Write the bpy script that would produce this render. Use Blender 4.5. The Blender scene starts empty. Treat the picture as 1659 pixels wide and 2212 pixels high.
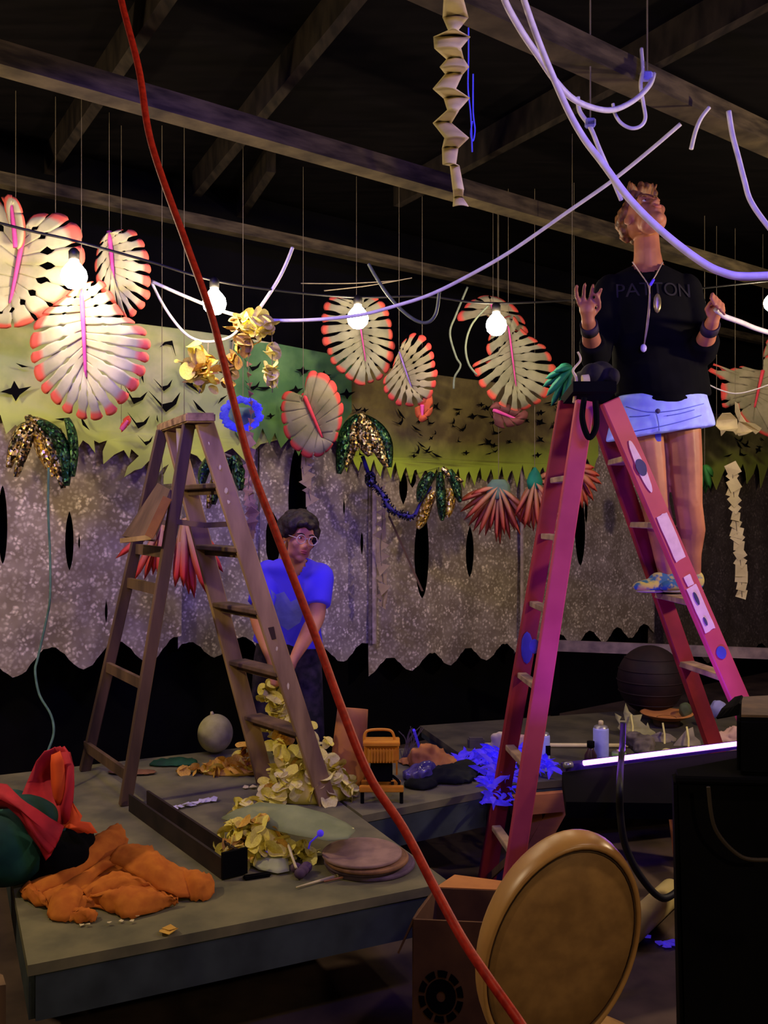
import bpy, bmesh, math, random
from mathutils import Vector, Matrix, noise, geometry
R = random.Random(7)
PI = math.pi
C = bpy.context.scene.collection
SC = bpy.context.scene

# ------------------------------------------------------------------ camera, world, exposure
F, CX, CY, CAMZ = 2000.0, 829.5, 1106.0, 1.6
cd = bpy.data.cameras.new('camera'); cam = bpy.data.objects.new('camera', cd); C.objects.link(cam)
cam.location = (0, 0, CAMZ); cam.rotation_euler = (PI/2, 0, 0)
cd.sensor_fit = 'VERTICAL'; cd.sensor_height = 36; cd.lens = F/2212*36; cd.clip_start = .02
SC.camera = cam
SC.view_settings.view_transform = 'Standard'; SC.view_settings.look = 'None'
SC.view_settings.gamma = 1; SC.view_settings.use_curve_mapping = False
SC.view_settings.exposure = 0.0
w = bpy.data.worlds.new('room_dark'); SC.world = w; w.use_nodes = True
w.node_tree.nodes['Background'].inputs[0].default_value = (.62, .5, .48, 1)
w.node_tree.nodes['Background'].inputs[1].default_value = .02
BULB = 120.0          # radiance of the string-light globes
def lamp(name, kind, loc, target, energy, color, size=.1, size_y=None, spread=PI):
    l = bpy.data.lights.new(name, kind); l.energy = energy; l.color = color
    if kind == 'AREA':
        l.size = size; l.spread = spread
        if size_y: l.shape = 'RECTANGLE'; l.size_y = size_y
    else: l.shadow_soft_size = size
    o = bpy.data.objects.new(name, l); C.objects.link(o); o.location = loc
    d = Vector(target) - Vector(loc); o.rotation_euler = d.to_track_quat('-Z', 'Y').to_euler(); return o
# blacklight tubes over the room, and unseen warm lamps: bulbs behind, added fill elsewhere
lamp('blacklight_lamp', 'AREA', (1.5, 1.5, 2.9), (.3, 4.6, 1.4), 14, (.10, .05, 1), .9, .08, 1.9)
lamp('blacklight_lamp.001', 'AREA', (-1.0, 2.8, 3.0), (-.4, 5.4, 1.4), 13, (.10, .05, 1), .9, .08, 1.9)
for x, y, z, e in ((-1.9, .3, 2.3, 16), (.9, -.8, 2.3, 50), (-2.3, 2.9, 2.3, 78), (2.6, 3.3, 2.3, 112), (.95, 1.2, 2.75, 26)):
    lamp('unseen_warm_lamp', 'POINT', (x, y, z), (0, 0, 0), e, (1, .76, .47), .05)

# ------------------------------------------------------------------ projecting helpers
def U(px, py, Y): return Vector(((px-CX)/F*Y, Y, CAMZ-(py-CY)/F*Y))
P0 = Vector((-1.909, 4.6, 0)); WU = Vector((.7896, .6137, 0)); WN = Vector((.6137, -.7896, 0))
def W(px, py, off=0):                                   # the point of the back wall (moved OFF into the room) seen there
    k = (px-CX)/F; Y = (P0.dot(WN)+off)/(WN.x*k+WN.y)
    return U(px, py, Y)
def S(px, off=0): return (W(px, CY, off)-P0).dot(WU)
def SW(s, z, off=0): return P0+WU*s+WN*off+Vector((0, 0, z))
DECK = .4
def D(px, py, z=DECK): Y = F*(CAMZ-z)/(py-CY); return Vector(((px-CX)/F*Y, Y, z))

# ------------------------------------------------------------------ materials
def lin(c): return tuple(((x/255)/12.92 if x/255 <= .04045 else ((x/255+.055)/1.055)**2.4) for x in c)
MATS = {}
def nd(nt, typ, **kw):
    n = nt.nodes.new(typ)
    for k, v in kw.items(): setattr(n, k, v)
    return n
def mat(name, c, c2=None, rough=.7, scale=12, metal=0, bump=0, detail=4, spec=.3, stretch=None, lo=.35, hi=.65, alpha=1, attr=None, fluor=0):
    if name in MATS: return MATS[name]
    m = bpy.data.materials.new(name); m.use_nodes = True; nt = m.node_tree; b = nt.nodes['Principled BSDF']
    b.inputs['Roughness'].default_value = rough; b.inputs['Metallic'].default_value = metal
    b.inputs['Specular IOR Level'].default_value = spec; b.inputs['Alpha'].default_value = alpha
    tc = nd(nt, 'ShaderNodeTexCoord'); mp = nd(nt, 'ShaderNodeMapping'); nz = nd(nt, 'ShaderNodeTexNoise')
    nt.links.new(tc.outputs['Object'], mp.inputs[0]); nt.links.new(mp.outputs[0], nz.inputs['Vector'])
    if stretch: mp.inputs['Scale'].default_value = stretch
    nz.inputs['Scale'].default_value = scale; nz.inputs['Detail'].default_value = detail
    rp = nd(nt, 'ShaderNodeValToRGB'); nt.links.new(nz.outputs['Fac'], rp.inputs[0])
    rp.color_ramp.elements[0].position = lo; rp.color_ramp.elements[1].position = hi
    c2 = c2 or tuple(x*.75 for x in c)
    rp.color_ramp.elements[0].color = (*c2, 1); rp.color_ramp.elements[1].color = (*c, 1)
    out = rp.outputs[0]
    if attr:                                             # (attribute name, colour, from, to): sprayed-on second colour
        at = nd(nt, 'ShaderNodeAttribute', attribute_name=attr[0]); ad = nd(nt, 'ShaderNodeMath', operation='MULTIPLY_ADD')
        sb = nd(nt, 'ShaderNodeMath', operation='SUBTRACT'); sb.inputs[1].default_value = .5
        nt.links.new(nz.outputs['Fac'], sb.inputs[0]); nt.links.new(sb.outputs[0], ad.inputs[0]); ad.inputs[1].default_value = .25
        nt.links.new(at.outputs['Fac'], ad.inputs[2])
        mr = nd(nt, 'ShaderNodeMapRange'); nt.links.new(ad.outputs[0], mr.inputs[0]); mr.inputs[1].default_value = attr[2]; mr.inputs[2].default_value = attr[3]
        mx = nd(nt, 'ShaderNodeMixRGB'); nt.links.new(mr.outputs[0], mx.inputs[0]); nt.links.new(out, mx.inputs[1]); mx.inputs[2].default_value = (*attr[1], 1)
        out = mx.outputs[0]
    nt.links.new(out, b.inputs['Base Color'])
    if fluor: nt.links.new(out, b.inputs['Emission Color']); b.inputs['Emission Strength'].default_value = fluor   # even emission put in for the dye's glow under blacklight
    if bump:
        bp = nd(nt, 'ShaderNodeBump'); bp.inputs['Strength'].default_value = bump; bp.inputs['Distance'].default_value = .01
        nt.links.new(nz.outputs['Fac'], bp.inputs['Height']); nt.links.new(bp.outputs[0], b.inputs['Normal'])
    MATS[name] = m; return m
def glow(name, c, s):
    m = bpy.data.materials.new(name); m.use_nodes = True; nt = m.node_tree; b = nt.nodes['Principled BSDF']
    b.inputs['Base Color'].default_value = (*c, 1); b.inputs['Emission Color'].default_value = (*c, 1); b.inputs['Emission Strength'].default_value = s
    MATS[name] = m; return m
def lace_mat(name, dark, light, scale=1.0):
    m = bpy.data.materials.new(name); m.use_nodes = True; nt = m.node_tree; b = nt.nodes['Principled BSDF']; L = nt.links.new
    uv = nd(nt, 'ShaderNodeTexCoord'); mp = nd(nt, 'ShaderNodeMapping'); L(uv.outputs['UV'], mp.inputs[0]); mp.inputs['Scale'].default_value = (scale,)*3
    v = nd(nt, 'ShaderNodeTexVoronoi', feature='F1'); v.inputs['Scale'].default_value = 13; L(mp.outputs[0], v.inputs['Vector'])
    wn = nd(nt, 'ShaderNodeTexNoise'); wn.inputs['Scale'].default_value = 24; L(mp.outputs[0], wn.inputs['Vector'])
    wx = nd(nt, 'ShaderNodeMixRGB'); wx.inputs[0].default_value = .035; L(mp.outputs[0], wx.inputs[1]); L(wn.outputs['Color'], wx.inputs[2]); L(wx.outputs[0], v.inputs['Vector'])
    fl = nd(nt, 'ShaderNodeMapRange'); L(v.outputs['Distance'], fl.inputs[0]); fl.inputs[1].default_value = .5; fl.inputs[2].default_value = .3; fl.inputs[3].default_value = 0; fl.inputs[4].default_value = 1
    v2 = nd(nt, 'ShaderNodeTexVoronoi', feature='F1'); v2.inputs['Scale'].default_value = 44; L(wx.outputs[0], v2.inputs['Vector'])
    d2 = nd(nt, 'ShaderNodeMapRange'); L(v2.outputs['Distance'], d2.inputs[0]); d2.inputs[1].default_value = .15; d2.inputs[2].default_value = .55; d2.inputs[3].default_value = .5; d2.inputs[4].default_value = 0
    f1 = nd(nt, 'ShaderNodeMath', operation='MULTIPLY'); L(fl.outputs[0], f1.inputs[0]); L(d2.outputs[0], f1.inputs[1])
    f2 = nd(nt, 'ShaderNodeMath', operation='MULTIPLY'); L(f1.outputs[0], f2.inputs[0]); f2.inputs[1].default_value = 2.6
    d3 = nd(nt, 'ShaderNodeMath', operation='MULTIPLY'); L(d2.outputs[0], d3.inputs[0]); d3.inputs[1].default_value = .5
    nz = nd(nt, 'ShaderNodeTexNoise'); nz.inputs['Scale'].default_value = 7; L(mp.outputs[0], nz.inputs['Vector'])
    a = nd(nt, 'ShaderNodeMath', operation='MULTIPLY_ADD'); L(f2.outputs[0], a.inputs[0]); a.inputs[1].default_value = .34; L(d3.outputs[0], a.inputs[2])
    a2 = nd(nt, 'ShaderNodeMath', operation='MULTIPLY_ADD'); L(nz.outputs['Fac'], a2.inputs[0]); a2.inputs[1].default_value = .5; L(a.outputs[0], a2.inputs[2])
    rp = nd(nt, 'ShaderNodeValToRGB'); L(a2.outputs[0], rp.inputs[0]); rp.color_ramp.elements[0].position = .2; rp.color_ramp.elements[1].position = .95
    rp.color_ramp.elements[0].color = (*dark, 1); rp.color_ramp.elements[1].color = (*light, 1)
    L(rp.outputs[0], b.inputs['Base Color']); b.inputs['Roughness'].default_value = .9; b.inputs['Specular IOR Level'].default_value = .1
    MATS[name] = m; return m
def sequin_mat(name, cols, scale=90):
    m = bpy.data.materials.new(name); m.use_nodes = True; nt = m.node_tree; b = nt.nodes['Principled BSDF']; L = nt.links.new
    tc = nd(nt, 'ShaderNodeTexCoord'); v = nd(nt, 'ShaderNodeTexVoronoi', feature='F1'); v.inputs['Scale'].default_value = scale; L(tc.outputs['Object'], v.inputs['Vector'])
    rp = nd(nt, 'ShaderNodeValToRGB'); rp.color_ramp.interpolation = 'CONSTANT'; sx = nd(nt, 'ShaderNodeSeparateColor'); L(v.outputs['Color'], sx.inputs[0]); L(sx.outputs[0], rp.inputs[0])
    e = rp.color_ramp.elements
    while len(e) < len(cols): e.new(.5)
    for i, c in enumerate(cols): e[i].position = i/len(cols); e[i].color = (*c, 1)
    L(rp.outputs[0], b.inputs['Base Color']); b.inputs['Metallic'].default_value = .65; b.inputs['Roughness'].default_value = .38
    g = nd(nt, 'ShaderNodeNewGeometry'); sub = nd(nt, 'ShaderNodeVectorMath', operation='SUBTRACT'); sub.inputs[1].default_value = (.5,)*3; L(v.outputs['Color'], sub.inputs[0])
    sc = nd(nt, 'ShaderNodeVectorMath', operation='SCALE'); sc.inputs['Scale'].default_value = 1.1; L(sub.outputs[0], sc.inputs[0])
    ad = nd(nt, 'ShaderNodeVectorMath', operation='ADD'); L(g.outputs['Normal'], ad.inputs[0]); L(sc.outputs[0], ad.inputs[1])
    no = nd(nt, 'ShaderNodeVectorMath', operation='NORMALIZE'); L(ad.outputs[0], no.inputs[0]); L(no.outputs[0], b.inputs['Normal'])
    MATS[name] = m; return m

# ------------------------------------------------------------------ object helpers
def org(p):
    while p.parent: p = p.parent
    return p.location.copy()
def thing(name, label, cat, loc=(0, 0, 0), group=None):
    o = bpy.data.objects.new(name, None); C.objects.link(o); o.location = loc; o.empty_display_size = .05
    tag(o, label, cat, group); return o
def tag(o, label=None, cat=None, group=None, kind=None):
    for k, v in (('label', label), ('category', cat), ('group', group), ('kind', kind)):
        if v: o[k] = v
    return o
def obj(name, bm, m, parent=None, smooth=False, solid=0, loc=None):
    """links the bmesh (world coordinates) as one object; parts take their thing's base as origin"""
    o0 = org(parent) if parent else Vector(loc) if loc is not None else Vector((0, 0, 0))
    if not parent and loc is None and bm.verts:
        xs = [v.co for v in bm.verts]
        o0 = Vector(((min(v.x for v in xs)+max(v.x for v in xs))/2, (min(v.y for v in xs)+max(v.y for v in xs))/2, min(v.z for v in xs)))
    bmesh.ops.translate(bm, verts=bm.verts, vec=-o0)
    me = bpy.data.meshes.new(name); bm.to_mesh(me); bm.free()
    if smooth:
        for p in me.polygons: p.use_smooth = True
    me.materials.append(m)
    o = bpy.data.objects.new(name, me); C.objects.link(o)
    if parent: o.parent = parent
    else: o.location = o0
    if solid:
        md = o.modifiers.new('thickness', 'SOLIDIFY'); md.thickness = solid; md.offset = 0
    return o
def struct(name, bm, m): return tag(obj(name, bm, m), kind='structure')
def B(): return bmesh.new()
def quad(bm, pts): return bm.faces.new([bm.verts.new(p) for p in pts])
def prism(bm, pts, z0, z1):
    a = [bm.verts.new((p[0], p[1], z0)) for p in pts]; b = [bm.verts.new((p[0], p[1], z1)) for p in pts]; n = len(pts)
    bm.faces.new(a[::-1]); bm.faces.new(b)
    for i in range(n): bm.faces.new((a[i], a[(i+1) % n], b[(i+1) % n], b[i]))
    bmesh.ops.recalc_face_normals(bm, faces=bm.faces)
def beam(bm, p0, p1, w, t, ref=(0, 0, 1)):
    """bar from p0 to p1; t across the direction REF, w across the other"""
    p0, p1 = Vector(p0), Vector(p1); d = (p1-p0).normalized(); a = Vector(ref); a = (a-d*a.dot(d)).normalized(); b = d.cross(a)
    vs = []
    for p in (p0, p1):
        for i, j in ((-1, -1), (1, -1), (1, 1), (-1, 1)): vs.append(bm.verts.new(p+a*(t/2*i)+b*(w/2*j)))
    for f in ((0, 1, 2, 3), (7, 6, 5, 4), (0, 4, 5, 1), (1, 5, 6, 2), (2, 6, 7, 3), (3, 7, 4, 0)): bm.faces.new([vs[i] for i in f])
    bmesh.ops.recalc_face_normals(bm, faces=bm.faces)
def box(bm, c, sx, sy, sz, rot=0):
    m = Matrix.Translation(c) @ Matrix.Rotation(rot, 4, 'Z') @ Matrix.Diagonal((sx, sy, sz, 1))
    bmesh.ops.create_cube(bm, size=1, matrix=m)
def cyl(bm, p0, p1, r0, r1=None, n=16, caps=True):
    p0, p1 = Vector(p0), Vector(p1); r1 = r0 if r1 is None else r1; d = p1-p0
    m = Matrix.Translation((p0+p1)/2) @ d.to_track_quat('Z', 'Y').to_matrix().to_4x4()
    bmesh.ops.create_cone(bm, cap_ends=caps, segments=n, radius1=r0, radius2=r1, depth=d.length, matrix=m)
def ell(bm, c, r, rot=None, sub=2):
    r = r if hasattr(r, '__len__') else (r, r, r)
    m = Matrix.Translation(c) @ (rot.to_4x4() if rot else Matrix()) @ Matrix.Diagonal((*r, 1))
    bmesh.ops.create_icosphere(bm, subdivisions=sub, radius=1, matrix=m)
def smooth_path(pts, n=8):
    pts = [Vector(p) for p in pts]; out = []
    for i in range(len(pts)-1):
        a, b, c, d = pts[max(i-1, 0)], pts[i], pts[i+1], pts[min(i+2, len(pts)-1)]
        for k in range(n):
            t = k/n; out.append(.5*((2*b)+(c-a)*t+(2*a-5*b+4*c-d)*t*t+(3*b-a-3*c+d)*t**3))
    return out+[pts[-1]]
def tube(bm, pts, r, n=8, r1=None):
    pts = [Vector(p) for p in pts]; rings = []; up = Vector((.3, .5, .8)); N = len(pts)
    for i, p in enumerate(pts):
        d = (pts[min(i+1, N-1)]-pts[max(i-1, 0)]).normalized(); a = up-d*up.dot(d)
        if a.length < 1e-4: a = Vector((1, 0, 0))-d*d.x
        a.normalize(); b = d.cross(a); up = a
        rr = r if r1 is None else r+(r1-r)*i/(N-1)
        rings.append([bm.verts.new(p+(a*math.cos(2*PI*k/n)+b*math.sin(2*PI*k/n))*rr) for k in range(n)])
    for q, s in zip(rings, rings[1:]):
        for k in range(n): bm.faces.new((q[k], q[(k+1) % n], s[(k+1) % n], s[k]))
    bm.faces.new(rings[0][::-1]); bm.faces.new(rings[-1])
def disc(bm, c, r, z0, z1, n=40, bevel=0):
    prof = [(0, z0), (r-bevel, z0), (r, z0+bevel), (r, z1-bevel), (r-bevel, z1), (0, z1)]
    lathe(bm, c, prof, n)
def lathe(bm, c, prof, n=24, m=None):
    c = Vector(c); rings = []
    for r, z in prof:
        if r < 1e-6: rings.append([bm.verts.new(c+(m @ Vector((0, 0, z)) if m else Vector((0, 0, z))))])
        else:
            rings.append([bm.verts.new(c+(m @ Vector((r*math.cos(2*PI*k/n), r*math.sin(2*PI*k/n), z)) if m else Vector((r*math.cos(2*PI*k/n), r*math.sin(2*PI*k/n), z)))) for k in range(n)])
    for q, s in zip(rings, rings[1:]):
        for k in range(n):
            k2 = (k+1) % n
            if len(q) == 1 and len(s) == 1: continue
            if len(q) == 1: bm.faces.new((q[0], s[k2], s[k]))
            elif len(s) == 1: bm.faces.new((q[k], q[k2], s[0]))
            else: bm.faces.new((q[k], q[k2], s[k2], s[k]))
    bmesh.ops.recalc_face_normals(bm, faces=bm.faces)
def rows_sheet(bm, rows, n=10, wave=0):
    """sheet lofted through rows (left point, right point, bulge vector)"""
    g = []
    for i, (a, b, bu) in enumerate(rows):
        a, b, bu = Vector(a), Vector(b), Vector(bu)
        g.append([bm.verts.new(a.lerp(b, k/n)+bu*math.sin(PI*k/n)+(Vector((0, wave, wave*.5))*noise.noise(Vector((i*.7, k*.6, wave*99))) if wave else Vector())) for k in range(n+1)])
    for q, s in zip(g, g[1:]):
        for k in range(n): bm.faces.new((q[k], q[k+1], s[k+1], s[k]))
def poly(bm, pts):
    """flat outline of any shape, triangulated"""
    vs = [bm.verts.new(p) for p in pts]
    for t in geometry.tessellate_polygon([[Vector(p) for p in pts]]):
        try: bm.faces.new([vs[i] for i in t])
        except ValueError: pass
def remeshed(bm, voxel, smooth=3, cut=None):
    """all the shapes of the bmesh fused into one continuous surface"""
    me = bpy.data.meshes.new('t'); bm.to_mesh(me); bm.free(); o = bpy.data.objects.new('t', me); C.objects.link(o)
    md = o.modifiers.new('r', 'REMESH'); md.mode = 'VOXEL'; md.voxel_size = voxel; md.use_smooth_shade = True
    if smooth:
        ms = o.modifiers.new('s', 'SMOOTH'); ms.iterations = smooth; ms.factor = .5
    dg = bpy.context.evaluated_depsgraph_get(); m2 = bpy.data.meshes.new_from_object(o.evaluated_get(dg))
    bpy.data.objects.remove(o); bpy.data.meshes.remove(me)
    b2 = bmesh.new(); b2.from_mesh(m2); bpy.data.meshes.remove(m2)
    if cut: bmesh.ops.delete(b2, geom=[v for v in b2.verts if cut(v.co)], context='VERTS')
    return b2
def caps(bm, pts, sub=2, n=14):
    """chain of tapering limbs: pts = [(point, radius), ...]"""
    for (p, r) in pts: ell(bm, p, r, sub=sub)
    for (p, r), (q, s) in zip(pts, pts[1:]): cyl(bm, p, q, r, s, n)
def loft(bm, rings, n=28):
    """closed trunk through elliptical rings (centre, rx, ry, tilt, yaw)"""
    g = []
    for c, rx, ry, ti, yw in rings:
        u = Vector((math.cos(yw), math.sin(yw), ti)); v = Vector((-math.sin(yw), math.cos(yw), 0))
        g.append([bm.verts.new(Vector(c)+u*rx*math.cos(2*PI*k/n)+v*ry*math.sin(2*PI*k/n)) for k in range(n)])
    for q, s in zip(g, g[1:]):
        for k in range(n): bm.faces.new((q[k], q[(k+1) % n], s[(k+1) % n], s[k]))
    bm.faces.new(g[0]); bm.faces.new(g[-1][::-1]); bmesh.ops.recalc_face_normals(bm, faces=bm.faces)
def copy_part(src, parent, loc, rot, sc=1, name=None):
    o = src.copy(); C.objects.link(o); o.parent = parent; o.location = Vector(loc)-org(parent); o.rotation_euler = rot
    o.scale = (sc,)*3 if not hasattr(sc, '__len__') else sc; return o
def share(name, me, m, parent, loc, rot, sc=1):
    o = bpy.data.objects.new(name, me); C.objects.link(o); o.parent = parent; o.location = Vector(loc)-org(parent); o.rotation_euler = rot
    o.scale = (sc,)*3 if not hasattr(sc, '__len__') else sc
    return o
def mesh_of(name, bm, m, smooth=True):
    me = bpy.data.meshes.new(name); bm.to_mesh(me); bm.free(); me.materials.append(m)
    if smooth:
        for p in me.polygons: p.use_smooth = True
    return me

# ------------------------------------------------------------------ palette
M_black = mat('black_paint', lin((12, 11, 14)), lin((7, 7, 9)), rough=.95, scale=5, spec=.06)
M_wall = mat('black_wall_paint', lin((14, 13, 16)), lin((9, 9, 11)), rough=.95, spec=.05, scale=3)
M_ceil = mat('dark_ceiling_boards', lin((14, 12, 13)), lin((8, 7, 8)), rough=.95, spec=.03, scale=3, stretch=(1, 6, 1))
M_beam = mat('old_beam_wood', lin((86, 76, 56)), lin((48, 42, 34)), rough=.9, spec=.1, scale=6, stretch=(1, 1, 5), bump=.3)
M_joist = mat('dark_joist_wood', lin((44, 38, 32)), lin((26, 23, 21)), rough=.9, spec=.05, scale=6, stretch=(5, 1, 1))
M_deck2 = mat('shaded_stage_paint', lin((84, 78, 62)), lin((62, 58, 48)), rough=.85, scale=7, bump=.15)  # stage paint darkened: the far deck's dimness is put into the colour
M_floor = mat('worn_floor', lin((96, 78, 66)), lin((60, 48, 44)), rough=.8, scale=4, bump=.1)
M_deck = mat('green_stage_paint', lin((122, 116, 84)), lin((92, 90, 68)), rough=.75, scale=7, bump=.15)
M_apron = mat('dark_green_edge', lin((64, 74, 76)), lin((46, 54, 56)), rough=.8, scale=8)
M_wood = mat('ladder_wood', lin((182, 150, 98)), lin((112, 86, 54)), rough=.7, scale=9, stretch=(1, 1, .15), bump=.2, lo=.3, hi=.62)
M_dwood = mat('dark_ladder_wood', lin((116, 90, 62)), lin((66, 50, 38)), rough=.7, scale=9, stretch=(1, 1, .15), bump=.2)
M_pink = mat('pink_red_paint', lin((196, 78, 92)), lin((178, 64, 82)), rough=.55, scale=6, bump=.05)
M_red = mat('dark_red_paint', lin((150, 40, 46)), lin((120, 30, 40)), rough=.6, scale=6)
M_tread = mat('worn_tread', lin((178, 150, 116)), lin((128, 104, 86)), rough=.8, scale=14)
M_white = mat('white_rope_plastic', lin((226, 222, 224)), lin((206, 202, 208)), rough=.5, scale=30)
M_thread = mat('thin_thread', lin((120, 110, 90)), rough=.8)
M_gcable = mat('grey_green_cable', lin((106, 116, 96)), lin((86, 96, 82)), rough=.6, scale=20)
M_cable = mat('black_cable', lin((28, 26, 26)), rough=.6)
M_rcord = mat('red_cord', lin((190, 44, 30)), lin((150, 28, 24)), rough=.5, scale=120)
M_skin = mat('warm_skin', lin((214, 148, 112)), lin((196, 122, 92)), rough=.55, scale=9)
M_skin2 = mat('tanned_skin', lin((192, 126, 90)), lin((150, 92, 72)), rough=.5, scale=7)
M_hair = mat('dark_brown_hair', lin((50, 34, 30)), lin((26, 18, 18)), rough=.6, scale=60, bump=.6)
M_hair2 = mat('light_brown_hair', lin((150, 98, 56)), lin((72, 46, 32)), rough=.5, scale=50, bump=.5, stretch=(1, 1, .3))
M_yel = mat('yellow_petal', (.86, .78, .15), (.72, .60, .10), rough=.8, scale=5)
M_pal = mat('pale_yellow_petal', (.92, .87, .32), (.8, .7, .2), rough=.8, scale=5)
M_amb = mat('amber_petal', (.76, .46, .07), (.56, .3, .05), rough=.8, scale=5)
M_cream = mat('cream_paper', lin((226, 212, 164)), lin((200, 184, 138)), rough=.85, scale=8)
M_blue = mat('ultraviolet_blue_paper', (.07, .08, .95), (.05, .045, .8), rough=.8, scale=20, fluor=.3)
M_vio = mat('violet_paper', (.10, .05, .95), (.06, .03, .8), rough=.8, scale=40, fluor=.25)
M_leaf = mat('cream_leaf_coral_edge', lin((196, 190, 152)), lin((164, 162, 124)), rough=.85, scale=9, attr=('edge', lin((236, 104, 84)), .77, .86))
M_leaf3 = mat('khaki_leaf_coral_edge', lin((150, 148, 118)), lin((118, 118, 92)), rough=.85, scale=9, attr=('edge', lin((224, 92, 72)), .80, .90))
M_leaf2 = mat('olive_leaf_red_edge', lin((150, 142, 112)), lin((120, 116, 86)), rough=.85, scale=9, attr=('edge', lin((214, 76, 66)), .80, .90))
M_rib = mat('magenta_rib', lin((224, 92, 168)), lin((206, 70, 150)), rough=.7)
M_rib2 = mat('red_rib', lin((220, 70, 84)), lin((204, 56, 70)), rough=.7)
# ------------------------------------------------------------------ room
bm = B(); prism(bm, [(-3.3, -3.2), (4.4, -3.2), (4.4, 11.5), (-3.3, 11.5)], -.1, 0); struct('floor', bm, M_floor)
bm = B(); prism(bm, [(-3.3, -3.2), (4.4, -3.2), (4.4, 11.5), (-3.3, 11.5)], 3.52, 3.6); struct('ceiling', bm, M_ceil)
bm = B(); prism(bm, [SW(-1.9, 0, -.15), SW(9.5, 0, -.15), SW(9.5, 0, -.3), SW(-1.9, 0, -.3)], 0, 3.52); struct('wall_back', bm, M_wall)
bm = B(); prism(bm, [(-3.4, -3.2), (-3.3, -3.2), (-3.3, 4.0), (-3.4, 4.0)], 0, 3.52); struct('wall_left', bm, M_wall)
bm = B(); prism(bm, [(4.4, -3.2), (4.5, -3.2), (4.5, 10), (4.4, 10)], 0, 3.52); struct('wall_right', bm, M_wall)
# ceiling beams along the back wall's direction, cross joists above them
for i, (px, py, z, wd, dp) in enumerate(((0, 152, 3.14, .10, .085), (0, 402, 3.14, .07, .06), (0, -420, 3.14, .10, .085))):
    Y = F*(CAMZ-z)/(py-CY); c = U(px, py, Y)
    bm = B(); beam(bm, c-WU*1.9+Vector((0, 0, dp/2)), c+WU*7.5+Vector((0, 0, dp/2)), dp, wd, WN); struct('trim_%d' % (i+1), bm, M_beam)
for i, (a, b) in enumerate((((372, -10), (300, 95)), ((785, -10), (640, 165)), ((1650, 20), (1275, 222)), ((520, 470), (470, 545)))):
    z = 3.38; p = U(*a, F*(CAMZ-z)/(a[1]-CY)); q = U(*b, F*(CAMZ-z)/(b[1]-CY)); d = (q-p).normalized()
    bm = B(); beam(bm, p-d*.8+Vector((0, 0, .07)), q+d*(1.6 if i < 3 else .2)+Vector((0, 0, .07)), .14, .05, WU); struct('trim_%d' % (i+4), bm, M_joist)

# ------------------------------------------------------------------ stage decks
def deck(name, label, pts, apron=.125, legs=(), th=.03, m=None):
    t = thing(name, label, 'stage', (pts[0][0], pts[0][1], 0), 'low stage decks')
    bm = B(); prism(bm, pts, DECK-th, DECK); obj('deck_top', bm, m or M_deck, t)
    n = len(pts); cc = sum((Vector((p[0], p[1], 0)) for p in pts), Vector())/n
    for i in range(n):
        a, b = Vector((*pts[i][:2], 0)), Vector((*pts[(i+1) % n][:2], 0)); nr = (b-a).cross(Vector((0, 0, 1))).normalized()
        if nr.dot(cc-a) < 0: nr = -nr
        bm = B(); d = (b-a).normalized()*.02; beam(bm, a+d+nr*.022+Vector((0, 0, DECK-th-apron/2)), b-d+nr*.022+Vector((0, 0, DECK-th-apron/2)), apron, .036, nr); obj('apron_board', bm, M_apron, t)
    for x, y in legs:
        bm = B(); beam(bm, (x, y, 0), (x, y, DECK-th), .06, .06); obj('leg', bm, M_dwood, t)
    return t
A, Bv = Vector((.903, .43, 0)), Vector((-.43, .903, 0)); P1 = Vector((-.943, 2.45, 0)); P2 = P1+A*1.28
d1 = [tuple((P1)[:2]), tuple(P2[:2]), tuple((P2+Bv*1.95)[:2]), tuple((P1+Bv*1.95)[:2])]
ins = lambda o, u, v: tuple((o+A*u+Bv*v)[:2])
deck('stage_deck', 'large dark green stage deck in front carrying the wooden ladder and orange cloth', d1, legs=[ins(P1, .14, .14), ins(P1, 1.14, .14), ins(P1, .14, 1.8), ins(P1, 1.14, 1.8)])
d2 = [(-.085, 3.66), (.46, 4.0), (.17, 4.72), (-.515, 4.56)]
deck('stage_deck', 'narrow dark green stage deck behind carrying the yellow work light', d2, legs=[(-.06, 3.83), (.37, 4.06), (.13, 4.6), (-.44, 4.5)])
d3 = [(.53, 4.07), (2.3, 4.56), (2.3, 5.85), (.2, 5.2)]
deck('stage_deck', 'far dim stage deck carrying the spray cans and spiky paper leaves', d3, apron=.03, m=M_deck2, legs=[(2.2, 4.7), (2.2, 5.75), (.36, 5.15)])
# orange timber trestle holding up the far deck's corner
t = thing('timber_trestle', 'orange lumber trestle with diagonal leg under the far deck behind the pink ladder', 'trestle', (.7, 4.1, 0))
M_lum = mat('orange_lumber', lin((190, 120, 74)), lin((150, 92, 58)), rough=.7, scale=10, stretch=(.3, 1, 1))
bm = B(); beam(bm, (.56, 4.055, .315), (.80, 4.12, .315), .085, .035, (-.26, .96, 0)); obj('crossbar', bm, M_lum, t)
bm = B(); beam(bm, (.665, 4.14, .31), (.665, 4.14, 0), .08, .03, (0, 1, 0)); obj('leg', bm, M_lum, t)
bm = B(); beam(bm, (.80, 4.15, .31), (.62, 4.12, 0.01), .08, .03, (0, 1, 0)); obj('brace', bm, M_lum, t)
t = thing('timber_trestle', 'orange lumber trestle end with slanting brace below the black counter', 'trestle', (1.35, 4.35, 0))
bm = B(); beam(bm, (1.32, 4.18, .36), (1.36, 4.18, 0.01), .09, .04, (0, 1, 0)); obj('leg', bm, M_lum, t)
bm = B(); beam(bm, (1.23, 4.15, .36), (1.36, 4.15, .25), .05, .03, (0, 1, 0)); obj('brace', bm, M_lum, t)

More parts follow.
